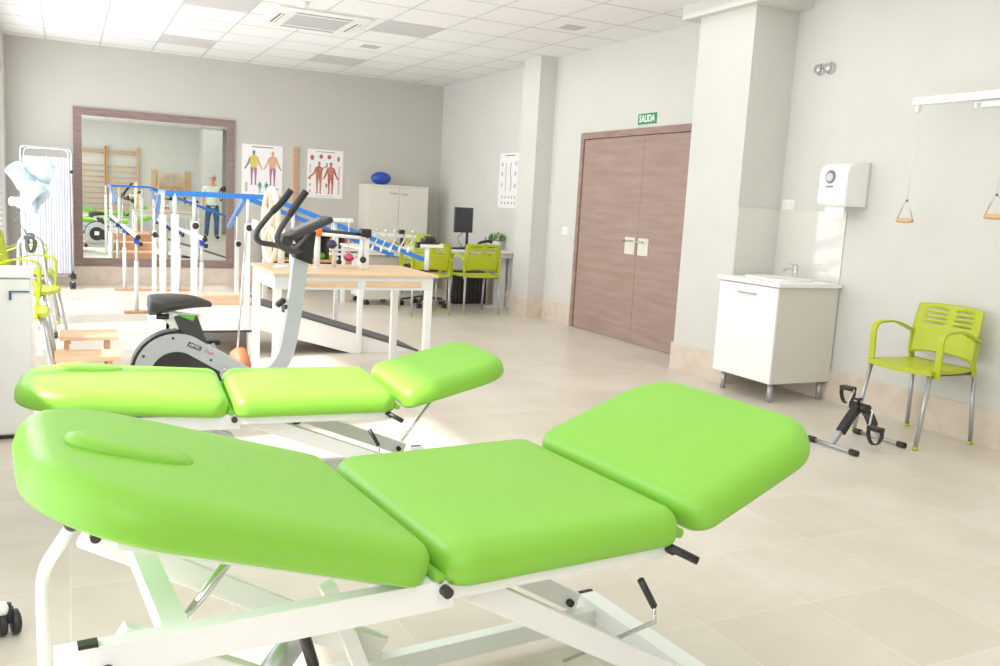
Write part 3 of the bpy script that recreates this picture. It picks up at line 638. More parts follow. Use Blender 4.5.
# ------------------------------------------------------------ treatment tables
def rounded(L_, W_, r0, r1, n=10):
    """outline of cushion, u 0..L_, v 0..W_; r0 radius at u=0 corners, r1 at u=L_"""
    P = []
    for (cx_, cy, r, a0) in ((r0, r0, r0, 180), (L_-r1, r1, r1, 270), (L_-r1, W_-r1, r1, 0), (r0, W_-r0, r0, 90)):
        k = n if r > .05 else 6
        for i in range(k+1):
            a = R(a0+90*i/k); P.append((cx_+r*math.cos(a), cy+r*math.sin(a)))
    out = []
    for i, p in enumerate(P):
        q = P[(i+1) % len(P)]; d = math.hypot(q[0]-p[0], q[1]-p[1]); m = max(1, int(d/.03))
        out += [(p[0]+(q[0]-p[0])*j/m, p[1]+(q[1]-p[1])*j/m) for j in range(m)]
    return out
def cushion(L_, W_, T_, r0, r1, F, re=.046, taper=0):
    """F maps (u,v,z) -> world; top at z=0"""
    P = rounded(L_, W_, r0, r1); n = len(P)
    if taper: P = [(u, W_/2+(v-W_/2)*(1-taper*max(0, u/L_)**1.5)) for u, v in P]
    nr = []
    for i in range(n):
        a, b = Vector(P[i-1]), Vector(P[(i+1) % n]); t = (b-a)
        if t.length < 1e-6: t = Vector((1,0))
        t.normalize(); nr.append(Vector((t.y, -t.x)))
    prof = []
    for k in range(7): a = R(90*k/6); prof.append((re*(1-math.sin(a)), -re*(1-math.cos(a))))
    prof.append((0, -T_+.018))
    for k in range(1, 4): a = R(90*k/3); prof.append((.018*(1-math.cos(a)), -T_+.018-.018*math.sin(a)))
    mb = MB(); rings = []
    # slight crown on the top
    c = Vector((sum(p[0] for p in P)/n, sum(p[1] for p in P)/n))
    for s_, z in ((.2,.0095),(.4,.009),(.6,.0078),(.75,.006),(.88,.0035),(.95,.0015)):
        rings.append([mb.bm.verts.new(F(c.x+(p[0]-q.x*re-c.x)*s_, c.y+(p[1]-q.y*re-c.y)*s_, z)) for p, q in zip(P, nr)])
    for ins, z in prof: rings.append([mb.bm.verts.new(F(p[0]-q.x*ins, p[1]-q.y*ins, z)) for p, q in zip(P, nr)])
    for A, B in zip(rings, rings[1:]):
        for i in range(n): mb._f([A[i], A[(i+1) % n], B[(i+1) % n], B[i]], True)
    cv = mb.bm.verts.new(F(c.x, c.y, .0097))
    for i in range(n): mb._f([rings[0][i], rings[0][(i+1) % n], cv], True)
    mb._f(rings[-1][::-1], False)
    return mb
def treatment_table(o, th, zt_, W_, ls, lh, ah, lf, af, label, headpole, plug):
    u = V(math.cos(th), math.sin(th), 0); v = V(-math.sin(th), math.cos(th), 0); Z = V(0,0,1)
    root = empty('treatment_table', (o[0], o[1], 0), label, 'treatment table', th)
    O = V(o[0], o[1], zt_); T_ = .082
    def F0(a, b, c): return O+u*a+v*b+Z*c
    def Fd(base, sg, ang):
        d = u*sg*math.cos(R(ang))+Z*math.sin(R(ang)); n = d.cross(v)*(1 if sg > 0 else -1)
        return lambda a, b, c: base+d*a+v*b+n*c
    gap = .012
    cushion(ls-gap, W_, T_, .055, .055, lambda a, b, c: F0(a+gap/2, b, c)).build('seat_cushion', 'green', root)
    hb_ = O-Z*.0; FH = Fd(hb_, -1, ah); ff = Fd(O+u*ls, 1, af)
    hc = cushion(lh, W_, T_, .055, .21, lambda a, b, c: FH(a+gap/2, b, c), taper=.05).build('head_cushion', 'green', root)
    # breathing-hole plug
    mb = MB(); pu, pv, pa, pbb = plug
    P = [(pu+pa*math.copysign(abs(math.cos(a))**.8, math.cos(a)), pv+pbb*math.copysign(abs(math.sin(a))**.9, math.sin(a))) for a in [i*2*PI/32 for i in range(32)]]
    rg = []
    for s_, z in ((1.0,.0),(1.02,.006),(.98,.013),(.88,.018),(.6,.021),(.3,.022)): rg.append([mb.bm.verts.new(FH(pu+(x-pu)*s_, pv+(y-pv)*s_, z)) for x, y in P])
    for A, B in zip(rg, rg[1:]):
        for i in range(32): mb._f([A[i], A[(i+1)%32], B[(i+1)%32], B[i]], True)
    mb._f(rg[-1], True); mb.build('face_hole_plug', 'green', hc)
    cushion(lf, W_, T_, .055, .13, lambda a, b, c: ff(a+gap/2, b, c), taper=.04).build('foot_cushion', 'green', root)
    for a in (0, ls): MB().cyl(F0(a, .03, -.065), F0(a, W_-.03, -.065), .011).build('hinge_piping', 'green', root)
    # upper frame
    zr = -T_-.016
    mb = MB()
    for b in (.045, W_-.045): mb.bar(F0(-lh*(.935 if b < .3 else .80), b, zr), F0(.03, b, zr), .03, .055, v).bar(F0(.03, b, zr+.008), F0(ls-.03, b, zr+.008), .03, .039, v)
    for a in (-.455, 0.0, ls-.05): mb.bar(F0(a, .04, zr), F0(a, W_-.04, zr), .04, .04, u)
    mb.build('upper_frame', 'frame', root)
    for b in (.07, W_-.07):
        MB().bar(FH(.02, b, -T_-.008), FH(lh*.8, b, -T_-.008), .03, .014, v).build('head_support_rail', 'frame', root)
    for b in (.14, W_-.14):
        MB().bar(ff(.02, b, -T_-.008), ff(lf*.6, b, -T_-.008), .03, .014, v).build('foot_support_rail', 'frame', root)
    zb = .085-zt_; dz = zr-zb; dx = .68 if zt_ > .55 else .74
    for a in (0.055, -lh*.80):
        for b, nm in ((.10, 0), (W_-.06, 1)):
            r_ = MB().bar(F0(a, b, zr+.0), F0(a+dx, b, zb+.02), .03, .055, v, .003).build('lifting_arm', 'frame', root)
            for e in (F0(a+.02, b-.015, zr-.005), F0(a+dx-.03, b-.015, zb+.03)): MB().cyl(e, e-v*.014, .011, n=12).build('pivot_bolt', 'black', r_)
    mb = MB()
    for b in (.13, W_-.09): mb.bar(F0(-lh*.80+.15, b, zb-.02), F0(.055+dx+.05, b, zb-.02), .035, .05, v)
    for a in (-lh*.8+.2, .055+dx+.07): mb.bar(F0(a, .06, zb-.005), F0(a, W_-.02, zb-.005), .055, .05, u)
    mb.build('base_frame', 'frame', root)
    for a in (-lh*.8+.2, .055+dx+.07):
        for b in (.06, W_-.02):
            MB().cbox(F0(a, b, zb-.0), (.05,.016,.045), Matrix.Rotation(th,3,'Z'), .003).build('end_cap', 'black', root)
            MB().cyl(F0(a, b-.02*(1 if b > .3 else -1), zb-.03), F0(a, b-.02*(1 if b > .3 else -1), -zt_+.001), .02, .024).build('rubber_foot', 'black', root)
    # cylinder, rods, handles
    zc = -T_-.05
    cyl_ = MB().cyl(F0(-.30, W_*.5, zb+.06), F0(-.16, W_*.5, zb+.25), .028).cyl(F0(-.16, W_*.5, zb+.25), F0(-.10, W_*.5, zb+.31), .01, n=10).build('hydraulic_cylinder', 'alu', root)
    MB().bar(F0(-.18, W_*.5-.03, zb+.28), F0(.02, W_*.5+.02, zb+.16), .035, .05, v).bar(F0(-.12, W_*.45, zb+.35), F0(-.0, W_*.45, zb+.05), .035, .03, v).build('centre_link', 'frame', root)
    MB().tube([FH(lh*.45, .18, -T_-.01), F0(-lh*.75, .22, zb+.25)], .009, 8).build('gas_strut', 'chrome', root)
    MB().tube([F0(-.20, .25, zb+.34), F0(-.17, .22, zb+.22)], .012, 8).build('release_grip', 'black', root)
    if not headpole: MB().tube([ff(lf*.35, .12, -T_-.01), F0(ls+.03, .05, zr-.11)], .006, 8).build('ratchet_rod', 'chrome', root)
    MB().tube([F0(ls-.045, .02, zr+.016), F0(ls+.01, -.02, zr-.012)], .0095, 10).build('foot_handle', 'black', root)
    h2 = MB().tube([F0(ls-.11, .02, zr-.05), F0(ls-.075, .01, zr-.112)], .008, 10).build('lift_handle', 'black', root)
    MB().tube([F0(ls-.075, .01, zr-.112), F0(ls-.068, .012, zr-.15), F0(ls-.068, W_*.5, zb+.02)], .005, 8).build('handle_rod', 'chrome', h2)
    for a, z_ in ((.01, .01), (ls-.03, .005), (-lh*.935+.07, -.014)): MB().cyl(F0(a, .03, zr+z_), F0(a, .012, zr+z_), .011, n=12).build('frame_bolt', 'black', root)
    mb = MB()
    for a in (-lh*.935,): mb.cbox(F0(a+.045, .04, zr+.030), (.028,.02,.008), Matrix.Rotation(th,3,'Z'))
    mb.build('plastic_caps', 'black', root)
    if headpole:
        p0 = FH(lh*.88, .14, -T_+.0); p = MB().tube(fillet([p0+V(.01,0,.01), V(-4.79,-10.13,.57), V(-4.785,-10.13,.075)], .04), .0105, 10).build('support_tube', 'frame', root)
        MB().cyl(V(-4.785,-10.13,.075), V(-4.785,-10.13,.0), .016, .02).build('rubber_foot', 'black', p)
        for q in (p0+V(-.005,-.03,.0), p0+V(.035,-.03,-.012)): MB().ball(q, .013).build('black_knob', 'black', p)
    return root
treatment_table((-4.134,-10.333), .080, .60, .65, .585, .678, 17.4, .452, 20.5, 'foreground treatment table with bright green cushions, raised head section and white frame', True, (.52,.27,.108,.056))
treatment_table((-4.222,-8.546), -.07, .487, .575, .62, .705, 3.5, .468, 15.5, 'treatment table with bright green sunlit cushions standing behind the foreground one', False, (.49,.40,.12,.06))

# ------------------------------------------------------------ chairs
def make_chair():
    root = empty('armchair', (0,0,0), '', 'chair')
    # seat
    mb = MB(); nx, ny = 10, 10; top = []; bot = []
    def sp(i, j):
        a = -1+2*i/nx; b = -1+2*j/ny
        w = .215*(1-.06*max(0, b)); x = a*w; y = b*.215
        if b < -.6: y += .03*(a*a)*((-b-.6)/.4)
        z = .445-.012*(1-a*a)*(1-b*b*.5)+.0*b-.012*max(0, -b-.5)*2*(.5)
        return x, y, z
    for j in range(ny+1):
        top.append([mb.bm.verts.new(sp(i, j)) for i in range(nx+1)])
        bot.append([mb.bm.verts.new(V(*sp(i, j))-V(0,0,.022)) for i in range(nx+1)])
    for j in range(ny):
        for i in range(nx):
            mb._f([top[j][i],top[j][i+1],top[j+1][i+1],top[j+1][i]], True); mb._f([bot[j+1][i],bot[j+1][i+1],bot[j][i+1],bot[j][i]], True)
    for i in range(nx): mb._f([top[0][i+1],top[0][i],bot[0][i],bot[0][i+1]]); mb._f([top[ny][i],top[ny][i+1],bot[ny][i+1],bot[ny][i]])
    for j in range(ny): mb._f([top[j][0],top[j+1][0],bot[j+1][0],bot[j][0]]); mb._f([top[j+1][nx],top[j][nx],bot[j][nx],bot[j+1][nx]])
    mb.build('seat', 'lime', root)
    # back with slots
    us = [-1,-.86,-.72,-.55,-.35,-.13,0,.13,.35,.55,.72,.86,1]
    vs = [0,.1,.25,.4,.55,.60,.63,.69,.72,.78,.81,.87,.90,.96,1]
    mb = MB()
    def bp(a, v_):
        zb_ = .475+.03*(1-a*a)*(1 if v_ < .05 else 0); z = zb_+(.785-zb_)*v_ - (.02*abs(a)**6 if v_ > .97 else 0)
        w = .205+.012*math.sin(v_*PI*.9); y = .15+.055*v_**1.3+.03*(1-a*a)
        return V(a*w, y, z)
    G = [[mb.bm.verts.new(bp(a, v_)) for a in us] for v_ in vs]
    for j in range(len(vs)-1):
        for i in range(len(us)-1):
            if abs(vs[j+1]-vs[j]-.03) < .002 and vs[j] > .59 and vs[j] < .9 and (-.73 < us[i] < -.14 or .12 < us[i] < .71): continue
            mb._f([G[j][i],G[j][i+1],G[j+1][i+1],G[j+1][i]], True)
    b = mb.build('backrest', 'lime', root); sd_ = b.modifiers.new('s', 'SOLIDIFY'); sd_.thickness = .009; sd_.offset = 0
    for s in (-1, 1):
        MB().sweep([(s*.205,.19,.40),(s*.207,.165,.50),(s*.212,.172,.60)], [(-.006,-.02),(-.006,.02),(.006,.02),(.006,-.02)], side=(1,0,0)).build('back_bracket', 'lime', root)
        P = fillet([(s*.222,-.145,.40),(s*.228,-.15,.655),(s*.228,.02,.665),(s*.216,.19,.60)], .055, 5)
        MB().sweep(P, [(-.006,-.019),(-.006,.019),(.006,.019),(.006,-.019)], side=(0,.2,1) if False else None).build('armrest', 'lime', root) if False else MB().sweep(P, [(-.019,-.006),(.019,-.006),(.019,.006),(-.019,.006)], side=(s,0,0)).build('armrest', 'lime', root)
        for (fy, ty) in ((-.235,-.165), (.225,.20)):
            l = MB().tube([(s*.20,ty,.43),(s*.215,fy,.012)], .012, 12).build('leg', 'alu', root)
            MB().cyl((s*.2155,fy,0), (s*.2145,fy,.02), .0145, n=12).build('foot_cap', 'lime', l)
    MB().tube([(-.20,-.165,.42),(.20,-.165,.42)], .011, 8).tube([(-.20,.20,.42),(.20,.20,.42)], .011, 8).tube([(-.2,-.165,.42),(-.2,.2,.42)], .011, 8).tube([(.2,-.165,.42),(.2,.2,.42)], .011, 8).build('under_frame', 'rubber', root)
    return root
spots = [(-.30,-8.29,-90,'lime green armchair alone against the right wall beside the pedal exerciser'),
 (-.665,-2.80,180,'lime green armchair at the desk nearest the column, its back to the room'),
 (-1.28,-2.86,178,'lime green armchair at the desk, left beside the other, partly behind the white T stand'),
 (-.80,-1.02,-50,'lime green armchair behind the desk, mostly hidden by it'),
 (-5.06,-5.75,90,'lime green armchair by the left wall nearest the white cabinet'),
 (-5.02,-4.58,78,'lime green armchair in the middle of the row along the left wall'),
 (-5.06,-3.15,90,'lime green armchair by the left wall nearest the privacy screen')]
proto = make_chair()
for i, (x, y, a, l) in enumerate(spots):
    c = proto if i == 0 else copy_tree(proto)
    c.location = (x, y, 0); c.rotation_euler = (0,0,R(a)); tag(c, l, 'chair', 'lime green armchairs')

# ------------------------------------------------------------ desk corner
dk = empty('desk', (-.95,-2.1,0), 'long white desk along the back corner under the monitor', 'desk')
MB().box(-1.92, -2.5, .655, -.003, -1.75, .68, .003).build('desktop', 'desk', dk)
for x, y in ((-1.90,-2.47), (-1.90,-1.80)): MB().box(x, y, 0, x+.045, y+.045, .655, .003).build('leg', 'frame', dk)
MB().box(-.085, -2.3, 0, -.025, -2.1, .655, .003).build('pedestal_leg', 'frame', dk)
MB().box(-1.86, -2.45, .60, -.03, -2.42, .655).box(-1.86, -1.80, .60, -.03, -1.77, .655).build('beam', 'frame', dk)
pd = empty('drawer_pedestal', (-1.53,-1.98,0), 'white drawer pedestal on castors under the left end of the desk', 'drawer unit')
MB().box(-1.72, -2.12, .07, -1.30, -1.62, .56, .004).build('carcass', 'cream', pd)
for i in range(3):
    d = MB().box(-1.735, -2.115, .08+i*.16, -1.72, -1.625, .23+i*.16, .003).build('drawer', 'white', pd)
    MB().box(-1.745, -1.95, .205+i*.16, -1.735, -1.79, .215+i*.16).build('handle', 'alu', d)
for x in (-1.68, -1.34):
    for y in (-2.08, -1.66): castor_part(pd, x, y, .026)
mo = empty('computer_monitor', (-.45,-1.95,.68), 'black flat computer monitor standing on the desk', 'monitor')
MB().cbox((-.475,-1.98,1.015), (.25,.035,.30), Matrix.Rotation(R(6),3,'Z'), .006).build('screen_housing', 'dark', mo)
MB().cbox((-.477,-2.001,1.015), (.232,.004,.275), Matrix.Rotation(R(6),3,'Z')).build('screen', 'screenm', mo)
MB().cyl((-.40,-1.94,.69), (-.40,-1.94,.93), .017).lathe((-.40,-1.94,.68), [(.09,0),(.09,.008),(.02,.016)], 20).build('stand', 'black', mo)
MB().tube(crom([(-.46,-1.94,.86),(-.50,-1.9,.80),(-.47,-1.88,.74),(-.42,-1.86,.69)], 4), .004, 6).build('cable', 'black', mo)
tag(MB().box(-.86, -2.32, .68, -.52, -2.16, .70, .006).build('keyboard', 'black'), 'black keyboard on the desk in front of the monitor', 'keyboard')
pr = empty('desk_phone', (-.26,-2.2,.68), 'low black desk telephone between the monitor and the plant', 'telephone')
MB().prism([(-.44,.68),(-.19,.68),(-.19,.74),(-.23,.745),(-.42,.70)], (0,-2.12,0), (1,0,0), (0,0,1), .18).build('base', 'black', pr)
MB().tube(crom([(-.40,-2.27,.735),(-.37,-2.27,.765),(-.27,-2.27,.785),(-.22,-2.27,.77)], 4), .018, 8).build('handset', 'black', pr)
MB().cyl((-.25,-2.14,.72), (-.24,-2.14,.83), .006).build('antenna', 'black', pr)
tag(MB().cbox((-1.0,-2.2,.735), (.16,.10,.11), Matrix.Rotation(R(12),3,'Z'), .012).build('desk_organiser', 'black'), 'black box on the desk behind the left green chair', 'box')
pt = empty('potted_plant', (-.10,-2.15,.68), 'small leafy green plant in a white pot on the desk', 'plant')
MB().lathe((-.10,-2.15,.68), [(.045,0),(.05,.005),(.062,.10),(.058,.10),(.052,.09)], 18).build('pot', 'potwhite', pt)
mb = MB(); rnd = random.Random(3)
for i in range(170):
    a = rnd.uniform(0, 2*PI); e = rnd.uniform(0, 1); r = .095*math.sqrt(rnd.random()); c = V(-.10+r*math.cos(a), -2.15+r*math.sin(a), .775+.11*rnd.random()*(1-(r/.12)**2))
    d = V(math.cos(a)*r*8, math.sin(a)*r*8, .6).normalized(); sdv = d.cross(V(rnd.uniform(-1,1),rnd.uniform(-1,1),rnd.uniform(-1,1))).normalized(); l = rnd.uniform(.022,.036); w = l*.35
    v_ = [mb.bm.verts.new(p) for p in (c, c+d*l*.5+sdv*w, c+d*l, c+d*l*.5-sdv*w)]; mb._f(v_)
mb.build('leaves', 'leaf', pt)
wb = empty('waste_bin', (-.33,-1.98,0), 'black box-shaped bin under the desk behind the right green chair', 'bin')
MB().box(-.56, -1.98, .0, -.12, -1.76, .40, .012).build('bin_body', 'black', wb)
mb = MB()
for i in range(8): mb.box(-.54+i*.052, -1.988, .02, -.525+i*.052, -1.98, .38)
mb.build('bin_ribs', 'dark', wb)
oc2 = empty('office_chair', (-1.02,-2.18,0), 'black swivel office chair base and seat behind the left desk armchair', 'office chair')
MB().box(-1.22, -2.38, .42, -.80, -1.98, .48, .02).build('seat', 'black', oc2)
MB().cyl((-1.01,-2.18,.12), (-1.01,-2.18,.42), .025).build('gas_column', 'dark', oc2)
for k in range(5):
    a = R(72*k+20); e = V(-1.01+.27*math.cos(a), -2.18+.27*math.sin(a), .075)
    MB().bar((-1.01,-2.18,.12), e, .035, .02, (0,0,1) if False else (math.sin(a),-math.cos(a),0)).build('base_arm', 'dark', oc2)
    castor_part(oc2, e.x, e.y, .027)
tag(MB().box(-.008, -2.62, .40, 0, -2.52, .47, .002).cyl((-.008,-2.59,.435), (-.012,-2.59,.435), .018).cyl((-.008,-2.55,.435), (-.012,-2.55,.435), .018).build('wall_socket', 'white'), 'white socket low on the wall under the desk by the column', 'socket')
tag(MB().tube(crom([(-.02,-2.57,.43),(-.06,-2.52,.34),(-.03,-2.45,.25),(-.09,-2.4,.12),(-.05,-2.3,.02),(-.2,-2.2,.008)], 6), .005, 6).tube(crom([(-.02,-2.60,.43),(-.05,-2.6,.3),(-.1,-2.5,.16),(-.07,-2.4,.01),(-.3,-2.3,.008)], 6), .005, 6).build('power_cable', 'frame'), 'white power cables hanging from the low socket under the desk', 'cable')

# ------------------------------------------------------------ sink
sk = empty('sink_cabinet', (-.25,-7.12,0), 'white sink cabinet on metal legs with a white counter by the column', 'sink cabinet')
MB().box(-.545, -7.37, .135, -.016, -6.80, .785).build('carcass', 'side', sk)
d = MB().box(-.565, -7.373, .135, -.547, -6.797, .777, .003).build('door', 'white', sk)
MB().tube(fillet([(-.565,-7.01,.72),(-.59,-7.01,.72),(-.59,-7.17,.72),(-.565,-7.17,.72)], .01), .006, 8).build('handle', 'alu', d)
MB().box(-.58, -7.395, .785, -.0155, -6.775, .815, .005).build('counter', 'white', sk)
mb = MB(); P = [(math.copysign(abs(math.cos(a))**.6, math.cos(a)), math.copysign(abs(math.sin(a))**.6, math.sin(a))) for a in [i*2*PI/32 for i in range(32)]]
rg = [[mb.bm.verts.new((-.29+p[0]*sx*s_, -7.08+p[1]*sy*s_, z)) for p in P] for sx, sy, s_, z in ((.18,.22,1,.8155),(.18,.22,1,.829),(.18,.22,.93,.829),(.18,.22,.86,.817),(.18,.22,.3,.816))]
for A, B in zip(rg, rg[1:]):
    for i in range(32): mb._f([A[i], A[(i+1)%32], B[(i+1)%32], B[i]], True)
mb._f(rg[-1], True); mb.build('basin', 'potwhite', sk)
for x in (-.50, -.05):
    for y in (-7.32, -6.85): MB().cyl((x,y,0), (x,y,.135), .019).build('leg', 'alu', sk)
tp = empty('mixer_tap', (-.10,-7.04,.815), 'chrome mixer tap at the back of the sink', 'tap')
MB().lathe((-.10,-7.04,.815), [(.026,0),(.024,.01),(.02,.012),(.02,.07),(.022,.085)], 16).build('tap_body', 'chrome', tp)
MB().tube(crom([(-.10,-7.04,.865),(-.15,-7.04,.885),(-.20,-7.04,.88),(-.215,-7.04,.865)], 4), .010, 10).build('spout', 'chrome', tp)
MB().bar((-.095,-7.04,.90), (-.16,-7.04,.925), .018, .010, (0,1,0), .003).ball((-.1,-7.04,.90), .021).build('lever', 'chrome', tp)
sp = empty('splash_panel', (-.2,-7.0,.815), 'glossy pale splash panel behind the sink, wrapping onto the column', 'splash panel')
MB().box(-.008, -7.355, .815, -.001, -6.722, 1.30).build('wall_panel', 'splash', sp)
MB().box(-.398, -6.728, .815, -.008, -6.7215, 1.30).build('column_panel', 'splash', sp)
ds = empty('towel_dispenser', (-.1,-7.38,1.34), 'white paper towel dispenser on the wall above the sink', 'towel dispenser')
mb = MB(); mb.prism([(0,1.335),(-.185,1.335),(-.2,1.36),(-.2,1.55),(-.185,1.59),(-.14,1.615),(0,1.622)], (0,-7.265,0), (1,0,0), (0,0,1), .24, False)
bmesh.ops.bevel(mb.bm, geom=[e for e in mb.bm.edges], offset=.006, segments=2, affect='EDGES'); mb.build('cover', 'white', ds)
MB().box(-.012, -7.512, 1.33, 0, -7.258, 1.628).build('back_plate', 'opal', ds)
MB().box(-.155, -7.465, 1.262, -.152, -7.30, 1.345).build('paper_sheet', 'paper', ds)
w_ = MB().lathe((-.2015,-7.365,1.525), [(.045,0),(.042,-.003)], 24, axis=(1,0,0)).build('window_ring', 'txtgrey', ds)
MB().lathe((-.2045,-7.36,1.523), [(.028,0),(.028,-.002)], 24, axis=(1,0,0)).build('window_centre', 'opal', w_)
MB().box(-.2035, -7.395, 1.455, -.2005, -7.335, 1.467).build('brand_strip', 'txtgrey', ds)

# ------------------------------------------------------------ wall pulleys
pu = empty('wall_pulley_bar', (-.1,-8.5,1.95), 'white steel pulley bar on brackets on the right wall', 'pulley bar')
MB().box(-.225, -9.2, 1.94, -.185, -7.955, 1.985, .003).build('bar', 'frame', pu)
MB().box(-.2, -8.62, 1.905, -.002, -8.57, 1.985, .003).box(-.2, -9.1, 1.905, -.002, -9.05, 1.985, .003).build('bracket', 'frame', pu)
MB().box(-.21, -8.60, 1.90, -.15, -8.35, 1.93, .003).build('guide_plate', 'frame', pu)
MB().cyl((-.205,-8.38,1.915), (-.22,-8.38,1.915), .01).build('plate_bolt', 'alu', pu)
for y in (-7.985,):
    MB().box(-.218, y-.012, 1.90, -.192, y+.012, 1.945, .003).build('pulley_fork', 'frame', pu)
MB().tube([(-.205,-7.99,1.925),(-.205,-8.40,1.92)], .002, 6).build('guide_rope', 'potwhite', pu)
for y, zh, l in ((-7.985,1.262,'rope handle with wooden grip hanging from the left end of the pulley bar'), (-8.555,1.305,'rope handle with wooden grip hanging at the right edge of the photo')):
    h = empty('pulley_handle', (-.205,y,zh), l, 'pulley handle', group='rope handles on the pulley bar')
    MB().tube([(-.205,y,1.905),(-.205,y,zh+.12)], .0025, 6).build('rope', 'potwhite', h)
    MB().ball((-.205,y,zh+.118), .009).build('rope_knot', 'txtgrey', h)
    MB().tube(fillet([(-.205,y+.058,zh),(-.205,y+.012,zh+.112),(-.205,y-.012,zh+.112),(-.205,y-.058,zh)], .01), .004, 8).build('wire_stirrup', 'chrome', h)
    MB().lathe((-.205,y-.058,zh), [(.010,0),(.012,.004),(.012,.012),(.015,.03),(.016,.058),(.015,.085),(.012,.104),(.012,.112),(.010,.116)], 14, axis=(0,1,0)).build('wooden_grip', 'pine', h)

# ------------------------------------------------------------ pedal exerciser
pe = empty('pedal_exerciser', (-.79,-8.32,0), 'small folding pedal exerciser with black pedals on the floor in front of the right armchair', 'pedal exerciser')
for x, y0, y1 in ((-1.0,-8.19,-8.50), (-.575,-8.13,-8.45)):
    MB().tube([(x,y0-.01,.017),(x+.01,y1+.01,.017)], .011, 10).build('foot_bar', 'alu', pe)
    MB().cyl((x,y0+.012,.017), (x,y0-.035,.017), .017, n=12).build('foot_cap', 'black', pe); MB().cyl((x+.01,y1-.012,.017), (x+.01,y1+.035,.017), .017, n=12).build('foot_cap', 'black', pe)
MB().bar((-.995,-8.335,.022), (-.93,-8.335,.10), .03, .022).build('leg_tube', 'alu', pe); MB().bar((-.57,-8.30,.022), (-.66,-8.31,.12), .03, .022).build('leg_tube', 'alu', pe)
mb = MB(); mb.sweep(crom([(-.935,-8.335,.085),(-.88,-8.33,.15),(-.82,-8.32,.20),(-.77,-8.32,.215),(-.71,-8.315,.17),(-.655,-8.31,.10)], 4), [(-.02,-.02),(-.02,.02),(.02,.02),(.02,-.02)], side=(0,0,1)); mb.build('frame_cover', 'black', pe)
MB().cyl((-.785,-8.26,.215), (-.785,-8.375,.215), .026).build('crank_housing', 'black', pe)
mb = MB().cyl((-.80,-8.32,.235), (-.81,-8.32,.265), .008, n=8); 
for k in range(3): mb.bar((-.81,-8.32,.262), (-.81+.028*math.cos(2.1*k),-8.32+.028*math.sin(2.1*k),.264), .012, .012, (0,0,1))
mb.build('tension_knob', 'black', pe)
for s, pc, cy in ((1,(-.745,-8.20,.295),-8.25), (-1,(-.80,-8.45,.125),-8.385)):
    cr = MB().tube(fillet([(-.785,cy,.215),(-.785,cy+s*.02,.215),(pc[0],cy+s*.02,pc[2]),(pc[0],cy+s*.09,pc[2])], .012), .006, 8).build('crank', 'chrome', pe)
    y_ = cy+s*.065
    p_ = MB().box(pc[0]-.026, y_-.042, pc[2]-.012, pc[0]+.026, y_+.042, pc[2]+.012, .006).build('pedal', 'black', pe)
    MB().sweep(crom([(pc[0],y_-.042,pc[2]),(pc[0]-.002,y_-.045,pc[2]-.04),(pc[0],y_-.02,pc[2]-.082),(pc[0],y_+.02,pc[2]-.082),(pc[0]+.002,y_+.045,pc[2]-.04),(pc[0],y_+.042,pc[2])], 5), [(-.003,-.013),(-.003,.013),(.003,.013),(.003,-.013)], side=(0,1,.01)).build('pedal_strap', 'black', p_)

# ------------------------------------------------------------ left side: cabinet, lamp, walker, stool
wc = empty('white_cabinet', (-5.14,-6.86,0), 'white cabinet against the left wall at the left edge of the photo', 'cabinet')
MB().box(-5.34, -7.11, .02, -4.90, -6.72, .765, .004).build('carcass', 'white', wc)
MB().box(-5.345, -7.135, .765, -4.895, -6.71, .785, .004).build('top_board', 'white', wc)
dd = MB().box(-5.335, -7.126, .03, -4.905, -7.11, .76, .003).build('door', 'white', wc)
MB().box(-4.99, -7.134, .70, -4.906, -7.126, .706).box(-4.99, -7.138, .665, -4.98, -7.126, .706).build('handle', 'bluegrey', dd)
MB().box(-5.33, -7.10, 0, -4.94, -6.63, .02).build('plinth', 'dark', wc)
LY = -3.62
lp = empty('infrared_lamp', (-5.06,LY,0), 'multi-head therapy lamp with translucent white shades in front of the privacy screen', 'lamp')
MB().cyl((-5.06,LY,.05), (-5.06,LY,1.10), .014).build('pole', 'frame', lp)
for k in range(4):
    a = R(90*k+45); e = V(-5.06+.2*math.cos(a), LY+.2*math.sin(a), .055); MB().bar((-5.06,LY,.07), e, .03, .02, (math.sin(a),-math.cos(a),0)).build('base_arm', 'frame', lp); castor_part(lp, e.x, e.y, .022)
for (c, d, l, r1, r2) in (((-5.08,LY-.03,1.24), (-.45,-.30,.55), .18, .085, .065), ((-4.93,LY,1.285), (.80,.1,-.30), .17, .055, .085), ((-4.99,LY-.07,1.12), (.62,-.35,-.62), .18, .06, .09), ((-5.03,LY-.03,1.02), (.95,-.2,-.12), .15, .045, .068)):
    c = V(*c); d = V(*d).normalized()
    h = MB().lathe(c-d*l/2, [(r1*.55,-.02),(r1*.8,-.01),(r1,.01),(r2*1.02,l*.55),(r2,l)], 24, axis=d, cap=False).build('lamp_shade', 'lampw', lp)
    sm = h.modifiers.new('s', 'SOLIDIFY'); sm.thickness = .004
    MB().lathe(c-d*(l/2+.03), [(.02,-.03),(.035,-.02),(.035,.02)], 14, axis=d).build('lamp_socket', 'frame', h)
    MB().tube([c-d*l/2, V(-5.06,LY,1.08)], .008, 6).build('lamp_arm', 'frame', lp)
MB().tube(crom([(-5.07,LY-.02,1.0),(-5.12,LY-.05,.9),(-5.05,LY-.07,.8),(-5.02,LY-.05,.70)], 5), .005, 6).build('cable', 'rubber', lp)
mb = MB()
for k in range(4): mb.tube([(-5.02+.03*math.cos(a)+.006*k, LY-.08-.012*k, .71+.075*math.sin(a)) for a in [i*2*PI/20 for i in range(20)]], .007, 6, closed=True)
mb.build('coiled_cable', 'dark', lp)
wk = empty('walking_frame', (-4.95,-3.9,0), 'chrome folding walking frame between the green chairs along the left wall', 'walking frame')
